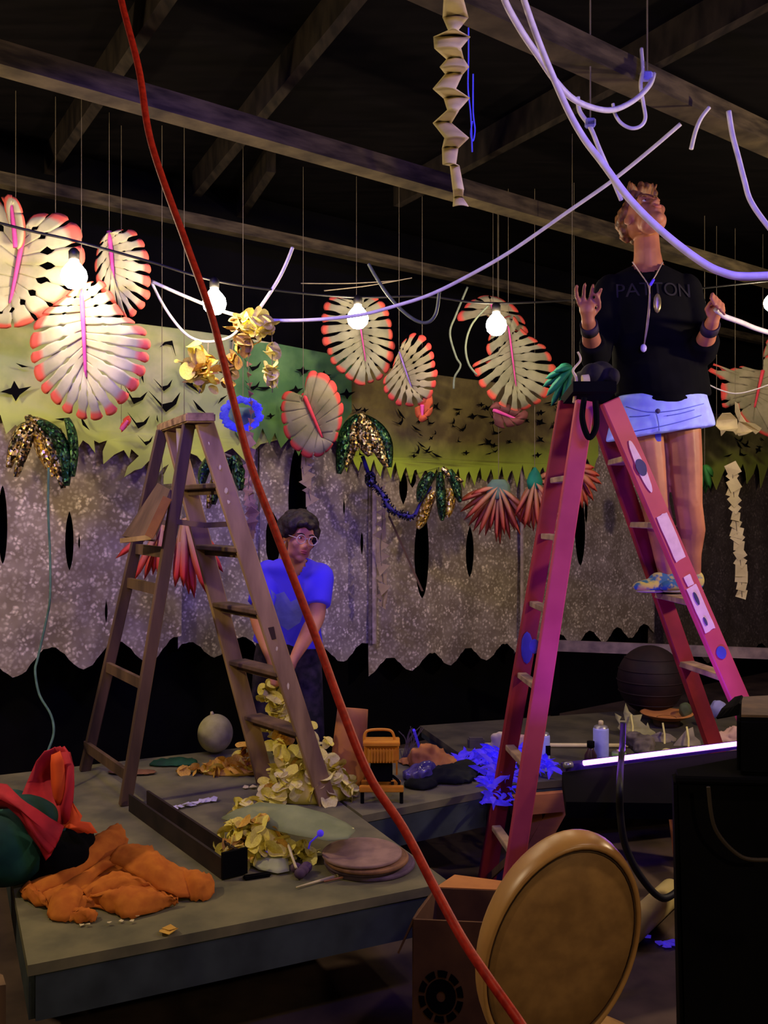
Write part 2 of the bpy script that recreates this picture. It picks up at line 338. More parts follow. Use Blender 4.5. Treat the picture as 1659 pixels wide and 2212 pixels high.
# ------------------------------------------------------------------ wooden step ladder
def paint_spots(bm, pts, nrm, r):
    for p in pts: ell(bm, p, (r*R.uniform(.4, 1.0), r*.1, r*R.uniform(.8, 2)), sub=1)
def rail(parent, p0, p1, w, t, ref, m, name='rail'):
    bm = B(); beam(bm, p0, p1, w, t, ref); bmesh.ops.bevel(bm, geom=bm.edges[:], offset=.004, segments=1, affect='EDGES'); return obj(name, bm, m, parent)
lad = thing('wooden_step_ladder', 'old paint-spattered wooden step ladder standing on the left stage deck', 'ladder', (-.8, 4.0, DECK))
near, far = Vector((-.2, .35, 0)), 0
LA0, LB0, LC0, LD0 = D(270, 1740), D(183, 1665), D(708, 1738), D(574, 1692)
LA1, LC1 = U(408, 915, 3.82), U(441, 911, 3.80); LB1, LD1 = U(351, 930, 4.17), U(374, 930, 4.15)
WD = Vector((-.49, .87, 0))
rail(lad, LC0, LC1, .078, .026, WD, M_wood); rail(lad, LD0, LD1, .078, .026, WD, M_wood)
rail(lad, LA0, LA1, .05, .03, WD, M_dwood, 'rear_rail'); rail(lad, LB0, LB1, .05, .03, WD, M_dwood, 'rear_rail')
def at_py(p0, p1, py):                                   # where a rail crosses that picture height
    lo, hi = 0, 1
    for _ in range(40):
        t = (lo+hi)/2; p = p0.lerp(p1, t); y = CY-(p.z-CAMZ)*F/p.y
        if y > py: lo = t
        else: hi = t
    return p0.lerp(p1, lo)
for y in (1049, 1188, 1322, 1456, 1583):
    c = at_py(LC0, LC1, y); d = at_py(LD0, LD1, y); d.z = c.z
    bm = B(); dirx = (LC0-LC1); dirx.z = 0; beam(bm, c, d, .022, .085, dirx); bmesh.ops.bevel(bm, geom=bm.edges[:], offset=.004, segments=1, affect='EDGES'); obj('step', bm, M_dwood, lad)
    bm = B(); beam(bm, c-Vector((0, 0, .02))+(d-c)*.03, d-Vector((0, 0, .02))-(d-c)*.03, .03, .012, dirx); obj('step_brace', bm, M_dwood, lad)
for y in (1180, 1261, 1466, 1664):
    a = at_py(LA0, LA1, y+14); b = at_py(LB0, LB1, y-8); b.z = a.z
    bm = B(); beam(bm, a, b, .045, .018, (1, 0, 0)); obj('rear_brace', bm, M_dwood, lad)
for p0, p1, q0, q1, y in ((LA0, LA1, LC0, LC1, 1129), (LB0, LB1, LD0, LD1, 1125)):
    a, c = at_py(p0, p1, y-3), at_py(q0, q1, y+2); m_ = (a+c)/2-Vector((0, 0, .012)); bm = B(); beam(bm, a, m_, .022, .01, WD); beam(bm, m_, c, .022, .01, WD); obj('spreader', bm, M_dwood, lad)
cz = (LA1.z+LC1.z)/2
bm = B(); q = [U(402, 900, 3.74), U(466, 908, 3.74), U(402, 930, 4.24), U(338, 923, 4.24)]; prism(bm, q, cz-.005, cz+.034); bmesh.ops.bevel(bm, geom=bm.edges[:], offset=.006, segments=2, affect='EDGES'); obj('top_cap', bm, mat('cap_wood', lin((164, 134, 88)), lin((92, 66, 44)), rough=.7, scale=18, bump=.3), lad)
bm = B(); m1 = U(378, 940, 4.05); beam(bm, U(388, 925, 3.98), U(392, 1010, 4.0), .05, .02, (1, 0, 0)); obj('cap_block', bm, M_cream, lad)
# folded paint shelf
sh = [U(345, 1045, 3.95), U(372, 1060, 3.8), U(330, 1168, 3.72), U(268, 1160, 4.02)]
bm = B(); quad(bm, sh); obj('paint_shelf', bm, M_dwood, lad, solid=.02)
bm = B(); beam(bm, U(264, 1168, 4.02), U(332, 1160, 3.7), .02, .02); obj('shelf_edge', bm, M_wood, lad)
bm = B(); beam(bm, U(362, 1075, 3.72), U(322, 1160, 3.7), .035, .012, (0, 1, 0)); obj('shelf_arm', bm, mat('amber_board', lin((176, 120, 46)), lin((140, 92, 40)), scale=8), lad)
bm = B(); paint_spots(bm, [at_py(LC0, LC1, y)+Vector((R.uniform(-.025, .025), -.018, 0)) for y in (960, 975, 1010, 1025, 1060, 1085, 1290, 1400, 1480, 1481)], None, .011); tag(obj('paint_splash', bm, M_cream, lad), kind='stuff')
bm = B(); c = at_py(LC0, LC1, 1365); beam(bm, c+Vector((0, -.017, -.03)), c+Vector((-.01, -.017, .02)), .04, .004, (0, 1, 0)); obj('hinge_plate', bm, mat('rusty_plate', lin((70, 48, 38))), lad)
# long dark foot beam lying from the ladder over the deck
t = thing('dark_channel', 'long dark wooden channel lying across the front deck beside the orange cloth', 'channel', D(360, 1800))
a, b = D(300, 1748, DECK), D(505, 1895, DECK); a.z = b.z = DECK+.006; rf = Vector((0, 0, 1)); d = (b-a).normalized(); sd = d.cross(rf)
M_chan = mat('dark_channel', lin((50, 38, 32)), lin((30, 24, 22)), rough=.6, scale=10)
bm = B(); beam(bm, a, b, .085, .012, rf); obj('base_plate', bm, M_chan, t)
for s in (-1, 1):
    bm = B(); beam(bm, a+sd*.037*s+Vector((0, 0, .034)), b+sd*.037*s+Vector((0, 0, .034)), .01, .058, rf); obj('side_rail', bm, M_chan, t)
bm = B(); beam(bm, b+d*.005+Vector((0, 0, .0)), b+d*.005+Vector((0, 0, .085)), .09, .012, d); obj('end_plate', bm, M_black, t)

# ------------------------------------------------------------------ pink ladder
pl = thing('pink_ladder', 'tall pink-red painted trestle ladder with worn treads and pale stickers', 'ladder', (1.1, 3.85, 0))
E0, F0, G0, H0 = Vector((.435, 3.96, 0)), Vector((.478, 3.62, 0)), Vector((1.80, 3.74, 0)), Vector((1.665, 4.12, 0))
E1, F1, G1, H1 = U(1225, 868, 4.02), U(1264, 866, 3.68), U(1316, 866, 3.68), U(1285, 872, 4.02)
WE = Vector((-.1, .95, 0)); WG = Vector((-.35, .93, 0))
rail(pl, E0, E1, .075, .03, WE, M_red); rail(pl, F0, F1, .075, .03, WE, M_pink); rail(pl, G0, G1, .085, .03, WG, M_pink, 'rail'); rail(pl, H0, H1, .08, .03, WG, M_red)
def tread(p0, p1, q0, q1, y, m=M_tread, w=.075):
    a = at_py(p0, p1, y); b = q0.lerp(q1, (a.z-q0.z)/(q1.z-q0.z)); dx = (p0-p1); dx.z = 0
    bm = B(); beam(bm, a, b, .024, w, dx); bmesh.ops.bevel(bm, geom=bm.edges[:], offset=.003, segments=1, affect='EDGES'); return obj('step', bm, m, pl)
for y in (1032, 1163, 1322, 1490, 1660, 1850): tread(F0, F1, E0, E1, y, w=.04)
for y in (990, 1136, 1302, 1465): tread(G0, G1, H0, H1, y)
for z in (.5, .2):
    b = H0.lerp(H1, z/H1.z); a = G0.lerp(G1, z/G1.z); bm = B(); beam(bm, a, b, .024, .075, (1, 0, 0)); obj('step', bm, M_tread, pl)
bm = B(); prism(bm, [U(1238, 868, 3.6), U(1332, 868, 3.6), U(1302, 868, 4.1), U(1212, 868, 4.1)], E1.z-.01, E1.z+.03); obj('top_cap', bm, M_black, pl)
bm = B(); beam(bm, at_py(F0, F1, 1840), at_py(E0, E1, 1900), .03, .008, (1, 0, 0)); obj('brace', bm, M_dwood, pl)
# stickers on the broad rail
M_stk = mat('pale_sticker', lin((236, 200, 204)), lin((222, 184, 192)), scale=30); M_ink = mat('blue_black_ink', lin((70, 62, 104)), lin((54, 48, 84)))
gd = (G0-G1).normalized(); gw = gd.cross(WG.normalized()).normalized(); gn = -WG.normalized()
if gw.x < 0: gw = -gw
def sticker(y, hw, hl, m, name='sticker', dx=0, lens=False, up=.0165):
    c = at_py(G0, G1, y)+gn*up+gw*dx; bm = B(); n = 22; vs = []
    for k in range(n):
        a = 2*PI*k/n; u, v = math.cos(a), math.sin(a)
        if not lens: u = max(-1, min(1, u*1.5)); v = max(-1, min(1, v*1.5))
        vs.append(c+gw*hw*u*R.uniform(.9, 1)+gd*hl*v*R.uniform(.96, 1))
    f = bm.faces.new([bm.verts.new(p) for p in vs]); r = bmesh.ops.extrude_face_region(bm, geom=[f]); bmesh.ops.translate(bm, verts=[v for v in r['geom'] if isinstance(v, bmesh.types.BMVert)], vec=gn*.0025); obj(name, bm, m, pl)
sticker(1008, .019, .115, M_stk, lens=True); sticker(1010, .024, .036, M_ink, 'ink_blot', lens=True, up=.019)
sticker(1160, .028, .10, M_stk); sticker(1252, .017, .022, M_stk, dx=-.005); sticker(1312, .027, .098, M_stk, dx=-.006)
sticker(1290, .008, .028, M_ink, 'ink_blot', dx=-.008, lens=True, up=.02); sticker(1338, .006, .018, M_ink, 'ink_blot', dx=-.012, lens=True, up=.02)
sticker(1408, .024, .027, mat('blue_patch', lin((70, 70, 180)), lin((60, 60, 150))), 'blue_patch', lens=True)
fd = WE.normalized()
bm = B(); c = at_py(E0, E1, 1398)-fd*.018; ell(bm, c, (.026, .004, .07)); obj('blue_patch', bm, MATS['blue_patch'], pl)
bm = B(); c = at_py(F0, F1, 1398)+Vector((-.05, .02, .0)); ell(bm, c, (.022, .004, .03)); obj('blue_patch', bm, MATS['blue_patch'], pl)
# tools on its top
t = thing('tool_bag', 'dark cloth tool bag slumped on top of the pink ladder', 'bag', U(1285, 868, 3.85)+Vector((0, 0, .03)))
zt = E1.z+.03
bm = B()
for p, r in (((.90, 3.86, zt+.06), (.06, .10, .06)), ((.83, 3.85, zt+.04), (.05, .09, .04)), ((.85, 3.78, zt+.05), (.05, .06, .05)), ((.93, 3.78, zt+.04), (.03, .07, .04))): ell(bm, p, r, sub=3)
obj('bag_body', remeshed(bm, .01, 2), mat('dark_cloth', lin((38, 34, 38)), lin((22, 20, 24)), rough=.9, scale=14, bump=.4), t, True)
bm = B(); tube(bm, smooth_path([U(1262, 860, 3.62), U(1258, 905, 3.60), U(1272, 945, 3.60), U(1288, 920, 3.60), U(1286, 866, 3.60)]), .012); obj('strap', bm, M_black, t, True)
bm = B(); cyl(bm, U(1258, 822, 3.72), U(1272, 820, 3.72), .022, n=20); obj('tape_roll', bm, M_cream, t)
bm = B(); tube(bm, smooth_path([U(1240, 870, 3.75), U(1245, 820, 3.72), U(1238, 800, 3.72), U(1254, 778, 3.72), U(1248, 760, 3.72)]), .007, r1=.004); obj('dried_stalk', bm, M_cream, t, True)
# ------------------------------------------------------------------ lace curtains
M_lace = lace_mat('grey_cream_lace', lin((136, 122, 108)), lin((244, 228, 212)))
M_lace2 = lace_mat('blacklit_lace', lin((132, 120, 126)), lin((240, 226, 232)), 1.1)  # violet tint of the blacklight put into the lace colour
M_lace3 = lace_mat('shaded_lace', lin((84, 74, 68)), lin((140, 126, 116)), .9)  # lace darkened: dimness of the far end put into its colour
M_hem = mat('pale_hem_tape', lin((196, 176, 174)), lin((160, 142, 138)), scale=30)
def curtain(label, x0, x1, ytop, tip, off, slits, m, period=.35, depth=.10, phase=0, hems=(), amp=.008):
    s0, s1 = S(x0, off), S(x1, off); xm = (x0+x1)/2
    ztop = W(xm, ytop, off).z; ztip = W(xm, tip, off).z
    cols = []                                            # slits: px, y0, y1, half width px
    for px, y0, y1, hw in sorted(slits):
        sc = S(px, off); cols.append((sc, W(px, y0, off).z, W(px, y1, off).z, (S(px+hw, off)-S(px-hw, off))/2))
    def half(c, z):
        _, za, zb, h = c
        if z >= za or z <= zb: return 0
        return h*math.sin(PI*(za-z)/(za-zb))**.55
    nv = 70; bm = B(); uvl = bm.loops.layers.uv.new('UVMap'); uvs = {}
    edges = [None]+cols+[None]
    def bot(s):
        q = abs(((s+phase)/period) % 1-.5)*2; q = min(1, max(0, (q-.08)/.8))
        return ztip+depth*(.35*q+.65*q*q*(3-2*q))+.004*math.sin(s*2*PI/period*6)
    for i in range(len(edges)-1):
        L, Rr = edges[i], edges[i+1]; a0 = s0 if L is None else L[0]; b0 = s1 if Rr is None else Rr[0]
        nu = max(2, int((b0-a0)/.022)); g = []
        for j in range(nv+1):
            row = []
            for k in range(nu+1):
                sm = a0+(b0-a0)*k/nu; z = ztop+(bot(sm)-ztop)*j/nv
                a = a0+(half(L, z) if L else 0); b = b0-(half(Rr, z) if Rr else 0); s = a+(b-a)*k/nu
                o = off+amp*(.5*math.sin(s*19+phase)+.8*math.sin(s*7+1.3))*(1 if j > 0 else .5)+.01*noise.noise(Vector((s*3, z*2, phase)))
                v = bm.verts.new(SW(s, z, o)); uvs[v] = (s+phase*3, z); row.append(v)
            g.append(row)
        for q, r in zip(g, g[1:]):
            for k in range(nu):
                f = bm.faces.new((q[k], q[k+1], r[k+1], r[k]))
                for l in f.loops: l[uvl].uv = uvs[l.vert]
    bmesh.ops.remove_doubles(bm, verts=bm.verts, dist=.0005)
    t = thing('lace_curtain', label, 'curtain', SW((s0+s1)/2, ztip, off), 'lace curtains along the black wall')
    obj('lace_panel', bm, m, t, True)
    bm = B(); cyl(bm, SW(s0, ztop+.01, off), SW(s1, ztop+.01, off), .008, n=8); obj('curtain_rod', bm, M_cable, t)
    for s in (s0+.15, s1-.15):
        bm = B(); cyl(bm, SW(s, ztop+.01, off), SW(s, ztop+.01, -.15), .005, n=6); obj('rod_bracket', bm, M_cable, t)
    for hx in hems:
        s = S(hx, off); bm = B(); rows_sheet(bm, [(SW(s-.018, z, off+.045), SW(s+.018, z, off+.045), WN*.01) for z in [ztop+(ztip+depth-ztop)*k/20 for k in range(21)]], 3); obj('hem_tape', bm, M_hem, t, True)
    return t
curtain('wide lace curtain at far left behind the wooden ladder with two dark slits', -160, 392, 860, 1452, .06, [(5, 1050, 1218, 10), (150, 1108, 1230, 9), (171, 1158, 1186, 2), (230, 1300, 1342, 3)], M_lace, phase=.12, depth=.125)
curtain('short violet-lit lace curtain piece right of the wide left one', 384, 575, 860, 1418, .0, [], M_lace2, phase=.0, period=.34)
curtain('violet-lit lace curtain behind the person in blue with a tall dark slit', 562, 806, 870, 1436, .03, [(590, 1110, 1225, 16), (642, 960, 1200, 20), (742, 1080, 1112, 2), (784, 1150, 1196, 3)], M_lace2, phase=.21, hems=(800,))
curtain('beige lace curtain with a long black slit in the middle of the wall', 798, 1124, 880, 1438, .05, [(871, 1018, 1086, 9), (890, 1020, 1050, 8), (910, 1100, 1292, 15), (1016, 1140, 1246, 9)], M_lace, phase=.02, hems=(1118,))
curtain('lace curtain seen between the legs of the pink ladder', 1110, 1412, 890, 1392, .03, [(1252, 1070, 1222, 10), (1264, 1080, 1130, 3)], M_lace, phase=.1)
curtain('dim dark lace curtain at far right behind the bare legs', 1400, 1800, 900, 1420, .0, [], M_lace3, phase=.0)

# ------------------------------------------------------------------ painted green paper canopies
def banner(label, top, low, off, m, marks=(), name='paper_canopy'):
    t = thing(name, label, 'decoration', W(*low[len(low)//2], off), 'green paper canopies over the curtains')
    pts = [W(x, y, off) for x, y in top]+[W(x, y, off) for x, y in reversed(low)]
    bm = B(); poly(bm, pts); fl = bm.verts.layers.float.new('edge'); zs = {}
    bmesh.ops.subdivide_edges(bm, edges=[e for e in bm.edges if e.calc_length() > .25], cuts=2, use_grid_fill=False)
    bmesh.ops.triangulate(bm, faces=bm.faces)
    lo = [W(x, y, off) for x, y in low]
    for v in bm.verts:
        s = (v.co-P0).dot(WU); best = min(lo, key=lambda p: abs((p-P0).dot(WU)-s)); zt = W(top[0][0], top[0][1], off).z
        v[fl] = max(0, min(1, 1-(v.co.z-best.z)/.45))
    for v in bm.verts: v.co += WN*.03*noise.noise(Vector((v.co.x*2, v.co.z*3, 3)))
    obj('painted_sheet', bm, m, t, solid=.004)
    bm = B()
    for x, y, sz, rot, kind in marks:
        def P(u, v): c, s = math.cos(rot), math.sin(rot); return W(x+(u*c-v*s)*sz, y+(u*s+v*c)*sz, off+.032)
        if kind == 0: poly(bm, [P(-1, -.7), P(-.15, .15), P(.5, 0), P(1, -.6), P(.75, .15), P(.1, .65)])
        elif kind == 1: poly(bm, [P(-1, -.3), P(0, -.12), P(1, .1), P(0, .25)])
        else: poly(bm, [P(-1, .1), P(-.3, -.15), P(-.1, -.6), P(.2, -.1), P(1, -.25), P(.25, .3), P(0, .7), P(-.25, .25)])
    if marks: tag(obj('cut_flap', bm, M_black, t, solid=.003), kind='stuff')
    for x, y in (top[0], top[-1], top[len(top)//2]):
        bm = B(); p = W(x, y, off); cyl(bm, p, p-WN*(off+.15), .004, n=6); obj('wall_pin', bm, M_cable, t)
    return t
GREEN = lambda n, a, b, e: mat(n, lin(a), lin(b), rough=.9, scale=5, attr=('edge', lin(e), .45, 1.05), lo=.4, hi=.6)
low1 = [(-160, 905), (-40, 900), (0, 897), (12, 938), (32, 918), (59, 947), (80, 905), (105, 930), (130, 925), (150, 960), (166, 972), (179, 951), (192, 960), (206, 979), (203, 951), (214, 957), (232, 951), (222, 975), (223, 1003), (247, 982), (268, 972), (279, 990), (284, 970), (300, 985), (275, 1008), (267, 1031), (290, 1016), (305, 1012), (323, 994), (330, 1010), (338, 1026), (352, 1010), (364, 1003), (353, 1025), (352, 1046), (379, 1044), (385, 1000), (400, 975), (425, 985), (440, 1003), (446, 970), (470, 985), (500, 968), (530, 1000), (545, 975), (560, 960), (580, 955), (600, 950)]
mk1 = [(112, 785, 12, .2, 1), (48, 790, 14, .1, 1), (34, 843, 34, 0, 2), (95, 800, 14, 1.2, 1), (285, 793, 16, .4, 1), (368, 748, 20, 3.6, 0), (352, 832, 20, 0, 0), (408, 823, 34, .75, 1), (355, 868, 34, 0, 0), (308, 815, 12, 1.3, 1), (290, 856, 26, .2, 0), (298, 910, 24, .1, 0), (182, 915, 18, .8, 1), (135, 905, 16, -.3, 1), (314, 952, 16, 0, 0), (222, 866, 8, .5, 2), (480, 862, 14, 2.2, 1), (340, 905, 8, 1.2, 1), (430, 880, 20, .6, 1)]
banner('long pale green paper canopy with black slashes above the left curtain', [(-160, 668), (0, 690), (300, 700), (520, 728), (600, 742)], low1, .14, GREEN('pale_green_paint', (186, 188, 142), (152, 164, 114), (190, 204, 104)), mk1)
low2 = [(505, 930), (520, 955), (535, 930), (548, 965), (565, 925), (580, 960), (592, 935), (605, 968), (625, 945), (645, 985), (660, 950), (680, 930), (700, 955), (715, 930), (735, 960), (745, 910), (760, 890)]
mk2 = [(545, 790, 18, .1, 0), (545, 833, 16, 0, 0), (572, 838, 18, -.2, 1), (640, 842, 16, 0, 2), (655, 800, 16, .2, 2), (585, 898, 10, 0, 2), (700, 810, 16, .2, 2), (735, 770, 14, .5, 1), (750, 850, 18, 0, 2), (608, 880, 10, 1.5, 1), (720, 890, 16, .2, 2), (668, 900, 12, 1, 1)]
banner('deep green paper canopy with black slashes behind the heart-shaped leaf', [(505, 735), (600, 742), (700, 762), (760, 772)], low2, .17, GREEN('deep_green_paint', (96, 138, 84), (70, 112, 66), (100, 144, 74)), mk2)
def jag(x0, x1, yb, amp, n, seed):
    r = random.Random(seed); o = []
    for i in range(n):
        x = x0+(x1-x0)*i/n; st = (x1-x0)/n
        o += [(x, yb(x)+r.uniform(-.2, .2)*amp), (x+st*.22, yb(x)+amp*r.uniform(.4, .7)), (x+st*r.uniform(.35, .6), yb(x)+amp*r.uniform(.8, 1.4)), (x+st*.8, yb(x)+amp*r.uniform(.2, .5))]
    return o+[(x1, yb(x1))]
r3 = random.Random(5)
mk3 = [(r3.uniform(770, 1230), r3.uniform(870, 985), r3.uniform(6, 14), r3.uniform(-1, 1), r3.choice((0, 1, 2))) for _ in range(60)]
banner('olive brown paper canopy fringed in lime above the middle curtain', [(740, 778), (900, 806), (1050, 824), (1160, 838), (1290, 856)], jag(740, 1290, lambda x: 985+30*math.sin((x-740)/550*PI), 30, 24, 3), .13, GREEN('olive_brown_paint', (128, 116, 68), (92, 80, 50), (176, 200, 70)), mk3)
mk4 = [(r3.uniform(1540, 1660), r3.uniform(900, 990), r3.uniform(6, 12), r3.uniform(-1, 1), r3.choice((0, 1, 2))) for _ in range(14)]
banner('olive green paper canopy at far right under the torn coral leaf', [(1500, 905), (1600, 895), (1800, 890)], jag(1500, 1800, lambda x: 1010-(x-1560)*.12, 38, 9, 8), .13, GREEN('olive_green_paint', (150, 144, 92), (110, 104, 66), (170, 186, 80)), mk4)

# ------------------------------------------------------------------ big slit paper leaves
def leaf(label, outline, axis, Y0, tilt=(0, 0), teeth=14, r_in=.5, gap=.42, hole=(.28, .42, .2), m=None, rib=None, bulge=.05, ribw=.013, thread=None, group='slit paper leaves', bulge_fn=None, skip=()):
    m = m or M_leaf; rib = rib or M_rib
    out = smooth_path([Vector((x, y, 0)) for x, y in outline], 10)
    cum = [0]
    for a, b in zip(out, out[1:]): cum.append(cum[-1]+(b-a).length)
    def O(s):
        d = s*cum[-1]
        for i in range(len(cum)-1):
            if cum[i+1] >= d: return out[i].lerp(out[i+1], (d-cum[i])/max(1e-6, cum[i+1]-cum[i]))
        return out[-1]
    ax0, ax1 = Vector((*axis[0], 0)), Vector((*axis[1], 0)); cen = (ax0+ax1)/2
    def Pt(p, lift): return U(p.x, p.y, Y0+tilt[0]*(p.x-cen.x)/100+tilt[1]*(p.y-cen.y)/100-lift)
    def base(s): t = 1-abs(2*s-1); return ax0.lerp(ax1, min(1, t*1.02))
    t = thing('paper_leaf', label, 'leaf', Pt(ax1, 0), group)
    bm = B(); fl = bm.verts.layers.float.new('edge'); NR, NC = 16, 5
    bounds = [0]
    for i in range(teeth): bounds.append(bounds[-1]+R.uniform(.8, 1.2))
    bounds = [b/bounds[-1] for b in bounds]
    for i in range(teeth):
        if i in skip: continue
        a, b = bounds[i], bounds[i+1]; g = []; hh = R.uniform(.5, 1.5); ri = r_in+R.uniform(-.06, .06); hv = (hole[0]+R.uniform(-.04, .04), hole[1]+R.uniform(-.03, .05))
        for j in range(NR+1):
            r = j/NR; gp = 0
            if r > ri: gp = min(.8, gap*min(1, (r-ri)/.12)**.7*(1 if r < .8 else 1-.35*(r-.8)/.2)*hh)
            if hv[0] < r < hv[1]: gp = max(gp, hole[2]*math.sin(PI*(r-hv[0])/(hv[1]-hv[0])))
            row = []
            for k in range(NC+1):
                u = gp*.5+(1-gp)*k/NC; s = a+(b-a)*u; e = abs(k/NC-.5)*2
                rr = r*(1-.05*e**3*(r > .9)); p = base(s).lerp(O(s), rr)
                if r > .75: p = p+(O((a+b)/2)-base((a+b)/2)).normalized()*((i*7919) % 5-2)*1.2*(r-.75)*4
                lift = bulge*math.sin(PI*min(1, r*.9))*(1 if not bulge_fn else 1)+bulge*.07*math.sin(i*2.1+r*2)
                v = bm.verts.new(Pt(p, lift)); v[fl] = r; row.append(v)
            g.append(row)
        for q, s in zip(g, g[1:]):
            for k in range(NC): bm.faces.new((q[k], q[k+1], s[k+1], s[k]))
    bmesh.ops.remove_doubles(bm, verts=bm.verts, dist=.0008)
    obj('blade', bm, m, t, True, solid=.003)
    if rib:
        bm = B(); pts = [Pt(ax0.lerp(ax1, k/10), .014+bulge*.12*math.sin(k/10*PI)) for k in range(11)]; tube(bm, pts, ribw, 6, ribw*.5); obj('midrib', bm, rib, t, True)
    for tx, ty in (thread or [(ax0.x, ax0.y)]):
        bm = B(); p = U(tx, ty, Pt(Vector((tx, ty, 0)), 0).y); cyl(bm, p, Vector((p.x, p.y, 3.52)), .0015, n=5); obj('hanging_thread', bm, M_thread, t)
    return t
leaf('big cream heart-shaped slit leaf cut by the left edge behind a lit bulb', [(58, 480), (75, 462), (110, 458), (150, 472), (175, 500), (184, 560), (178, 610), (150, 650), (110, 675), (60, 700), (10, 710), (-60, 690), (-110, 620), (-120, 530), (-80, 450), (-30, 420), (5, 425), (25, 440), (45, 470), (50, 490)], [(52, 500), (22, 655)], 4.28, (0, 0), 18, .74, .3, (.36, .5, .55), bulge=.05, thread=[(120, 462), (-60, 450)])
leaf('narrow coral leaf tip curling up at the far left edge', [(28, 500), (15, 470), (10, 440), (16, 422), (32, 426), (48, 455), (56, 500), (50, 530), (40, 540)], [(34, 535), (24, 440)], 4.22, (0, 0), 5, .9, .1, (.3, .4, 0), rib=None, m=M_leaf, bulge=.02)
leaf('largest cream slit leaf with coral scallops hanging below the left bulb', [(180, 612), (215, 606), (245, 640), (262, 672), (285, 690), (320, 718), (322, 760), (315, 800), (298, 838), (272, 870), (240, 895), (200, 908), (165, 902), (130, 885), (98, 850), (78, 815), (66, 770), (64, 735), (72, 700), (100, 670), (130, 648), (150, 632), (170, 614)], [(176, 625), (185, 815)], 4.18, (.0, .0), 24, .62, .3, (.34, .46, .34), bulge=.06)
leaf('cream slit leaf with coral edge right of the left bulb', [(240, 505), (262, 494), (288, 500), (310, 525), (324, 565), (328, 605), (318, 650), (298, 675), (275, 690), (258, 670), (236, 650), (216, 625), (206, 595), (205, 565), (212, 530), (225, 508)], [(236, 500), (246, 612)], 4.45, (0, 0), 16, .52, .34, (.3, .4, .2), bulge=.05)
leaf('oval cream slit leaf with coral tips behind the third bulb', [(770, 642), (800, 640), (828, 655), (845, 690), (851, 735), (847, 780), (830, 815), (800, 830), (770, 828), (735, 805), (712, 780), (698, 735), (694, 690), (700, 655), (715, 640), (745, 645)], [(770, 650), (790, 780)], 5.3, (0, 0), 22, .48, .34, (.24, .34, .3), m=M_leaf3, bulge=.05, rib=M_rib, ribw=.006)
leaf('small olive slit leaf with red edge right of the third bulb', [(868, 740), (885, 724), (905, 722), (925, 735), (938, 765), (943, 800), (938, 840), (925, 865), (905, 878), (880, 880), (850, 868), (830, 845), (828, 820), (845, 800), (856, 770)], [(862, 760), (890, 840)], 5.25, (0, 0), 17, .52, .36, (.26, .4, .45), m=M_leaf2, rib=mat('violet_rib', lin((140, 110, 190)), lin((120, 90, 170))), ribw=.006, bulge=.04)
leaf('heart-shaped olive leaf with red border left of the sequin fronds', [(652, 868), (660, 830), (668, 805), (690, 803), (718, 818), (735, 850), (740, 890), (732, 935), (718, 965), (692, 988), (660, 985), (632, 965), (614, 935), (606, 900), (606, 870), (618, 848), (636, 848), (648, 866)], [(655, 850), (696, 945)], 5.15, (0, 0), 18, .82, .14, (.3, .4, .05), m=M_leaf2, rib=M_rib2, ribw=.014, bulge=.03)
leaf('long cream slit leaf with coral tips behind the fourth bulb', [(1080, 690), (1105, 680), (1130, 715), (1160, 735), (1185, 755), (1198, 790), (1196, 830), (1180, 860), (1150, 880), (1115, 892), (1080, 880), (1050, 850), (1030, 825), (1020, 795), (1035, 780), (1060, 785), (1050, 750), (1060, 715)], [(1098, 700), (1115, 835)], 5.5, (.0, .0), 20, .48, .34, (.24, .34, .3), m=M_leaf3, bulge=.05, ribw=.007)
leaf('curled coral leaf arching over the fourth bulb', [(1060, 690), (1030, 672), (995, 695), (990, 680), (1010, 655), (1040, 638), (1075, 640), (1105, 658), (1130, 690), (1140, 720), (1110, 715), (1090, 700)], [(1075, 690), (1060, 655)], 5.62, (0, 0), 10, .5, .3, (.3, .4, .1), rib=None, m=M_leaf2, bulge=.04)
leaf('small folded orange leaf tip under the small olive leaf', [(905, 870), (925, 845), (934, 870), (930, 895), (912, 912), (898, 900), (895, 880)], [(912, 875), (912, 900)], 5.25, (0, 0), 5, .7, .15, (.3, .4, 0), rib=None, m=mat('rust_orange_paper', lin((196, 88, 46)), lin((150, 66, 40))), bulge=.02)
leaf('dull maroon leaf hanging below the long cream leaf', [(1055, 880), (1075, 865), (1110, 880), (1140, 890), (1130, 915), (1095, 925), (1065, 915)], [(1065, 885), (1115, 905)], 5.5, (0, 0), 7, .6, .2, (.3, .4, .1), rib=None, m=mat('maroon_paper', lin((120, 66, 62)), lin((84, 50, 52))), bulge=.03)
leaf('torn coral leaf cut by the right edge', [(1620, 800), (1600, 790), (1575, 800), (1562, 815), (1556, 795), (1540, 785), (1528, 800), (1550, 815), (1556, 850), (1553, 875), (1568, 882), (1585, 860), (1600, 900), (1640, 935), (1700, 950), (1760, 900), (1770, 830), (1740, 780), (1690, 765), (1650, 770)], [(1648, 800), (1630, 880)], 6.4, (0, 0), 17, .72, .24, (.3, .4, .1), m=M_leaf2, rib=M_rib2, ribw=.014, bulge=.03)
leaf('small coral leaf tip above the right edge leaf', [(1645, 770), (1655, 740), (1675, 730), (1690, 750), (1680, 775), (1660, 785)], [(1665, 775), (1668, 750)], 6.5, (0, 0), 5, .8, .12, (.3, .4, 0), rib=None, m=M_leaf2, bulge=.02)
leaf('small red paper tip left of the wooden ladder top', [(258, 925), (262, 912), (278, 900), (282, 908), (276, 920), (262, 934)], [(262, 928), (276, 908)], 4.6, (0, 0), 4, .9, .05, (.3, .4, 0), rib=None, m=mat('coral_paper', lin((220, 84, 66)), lin((190, 66, 56))), bulge=.01)
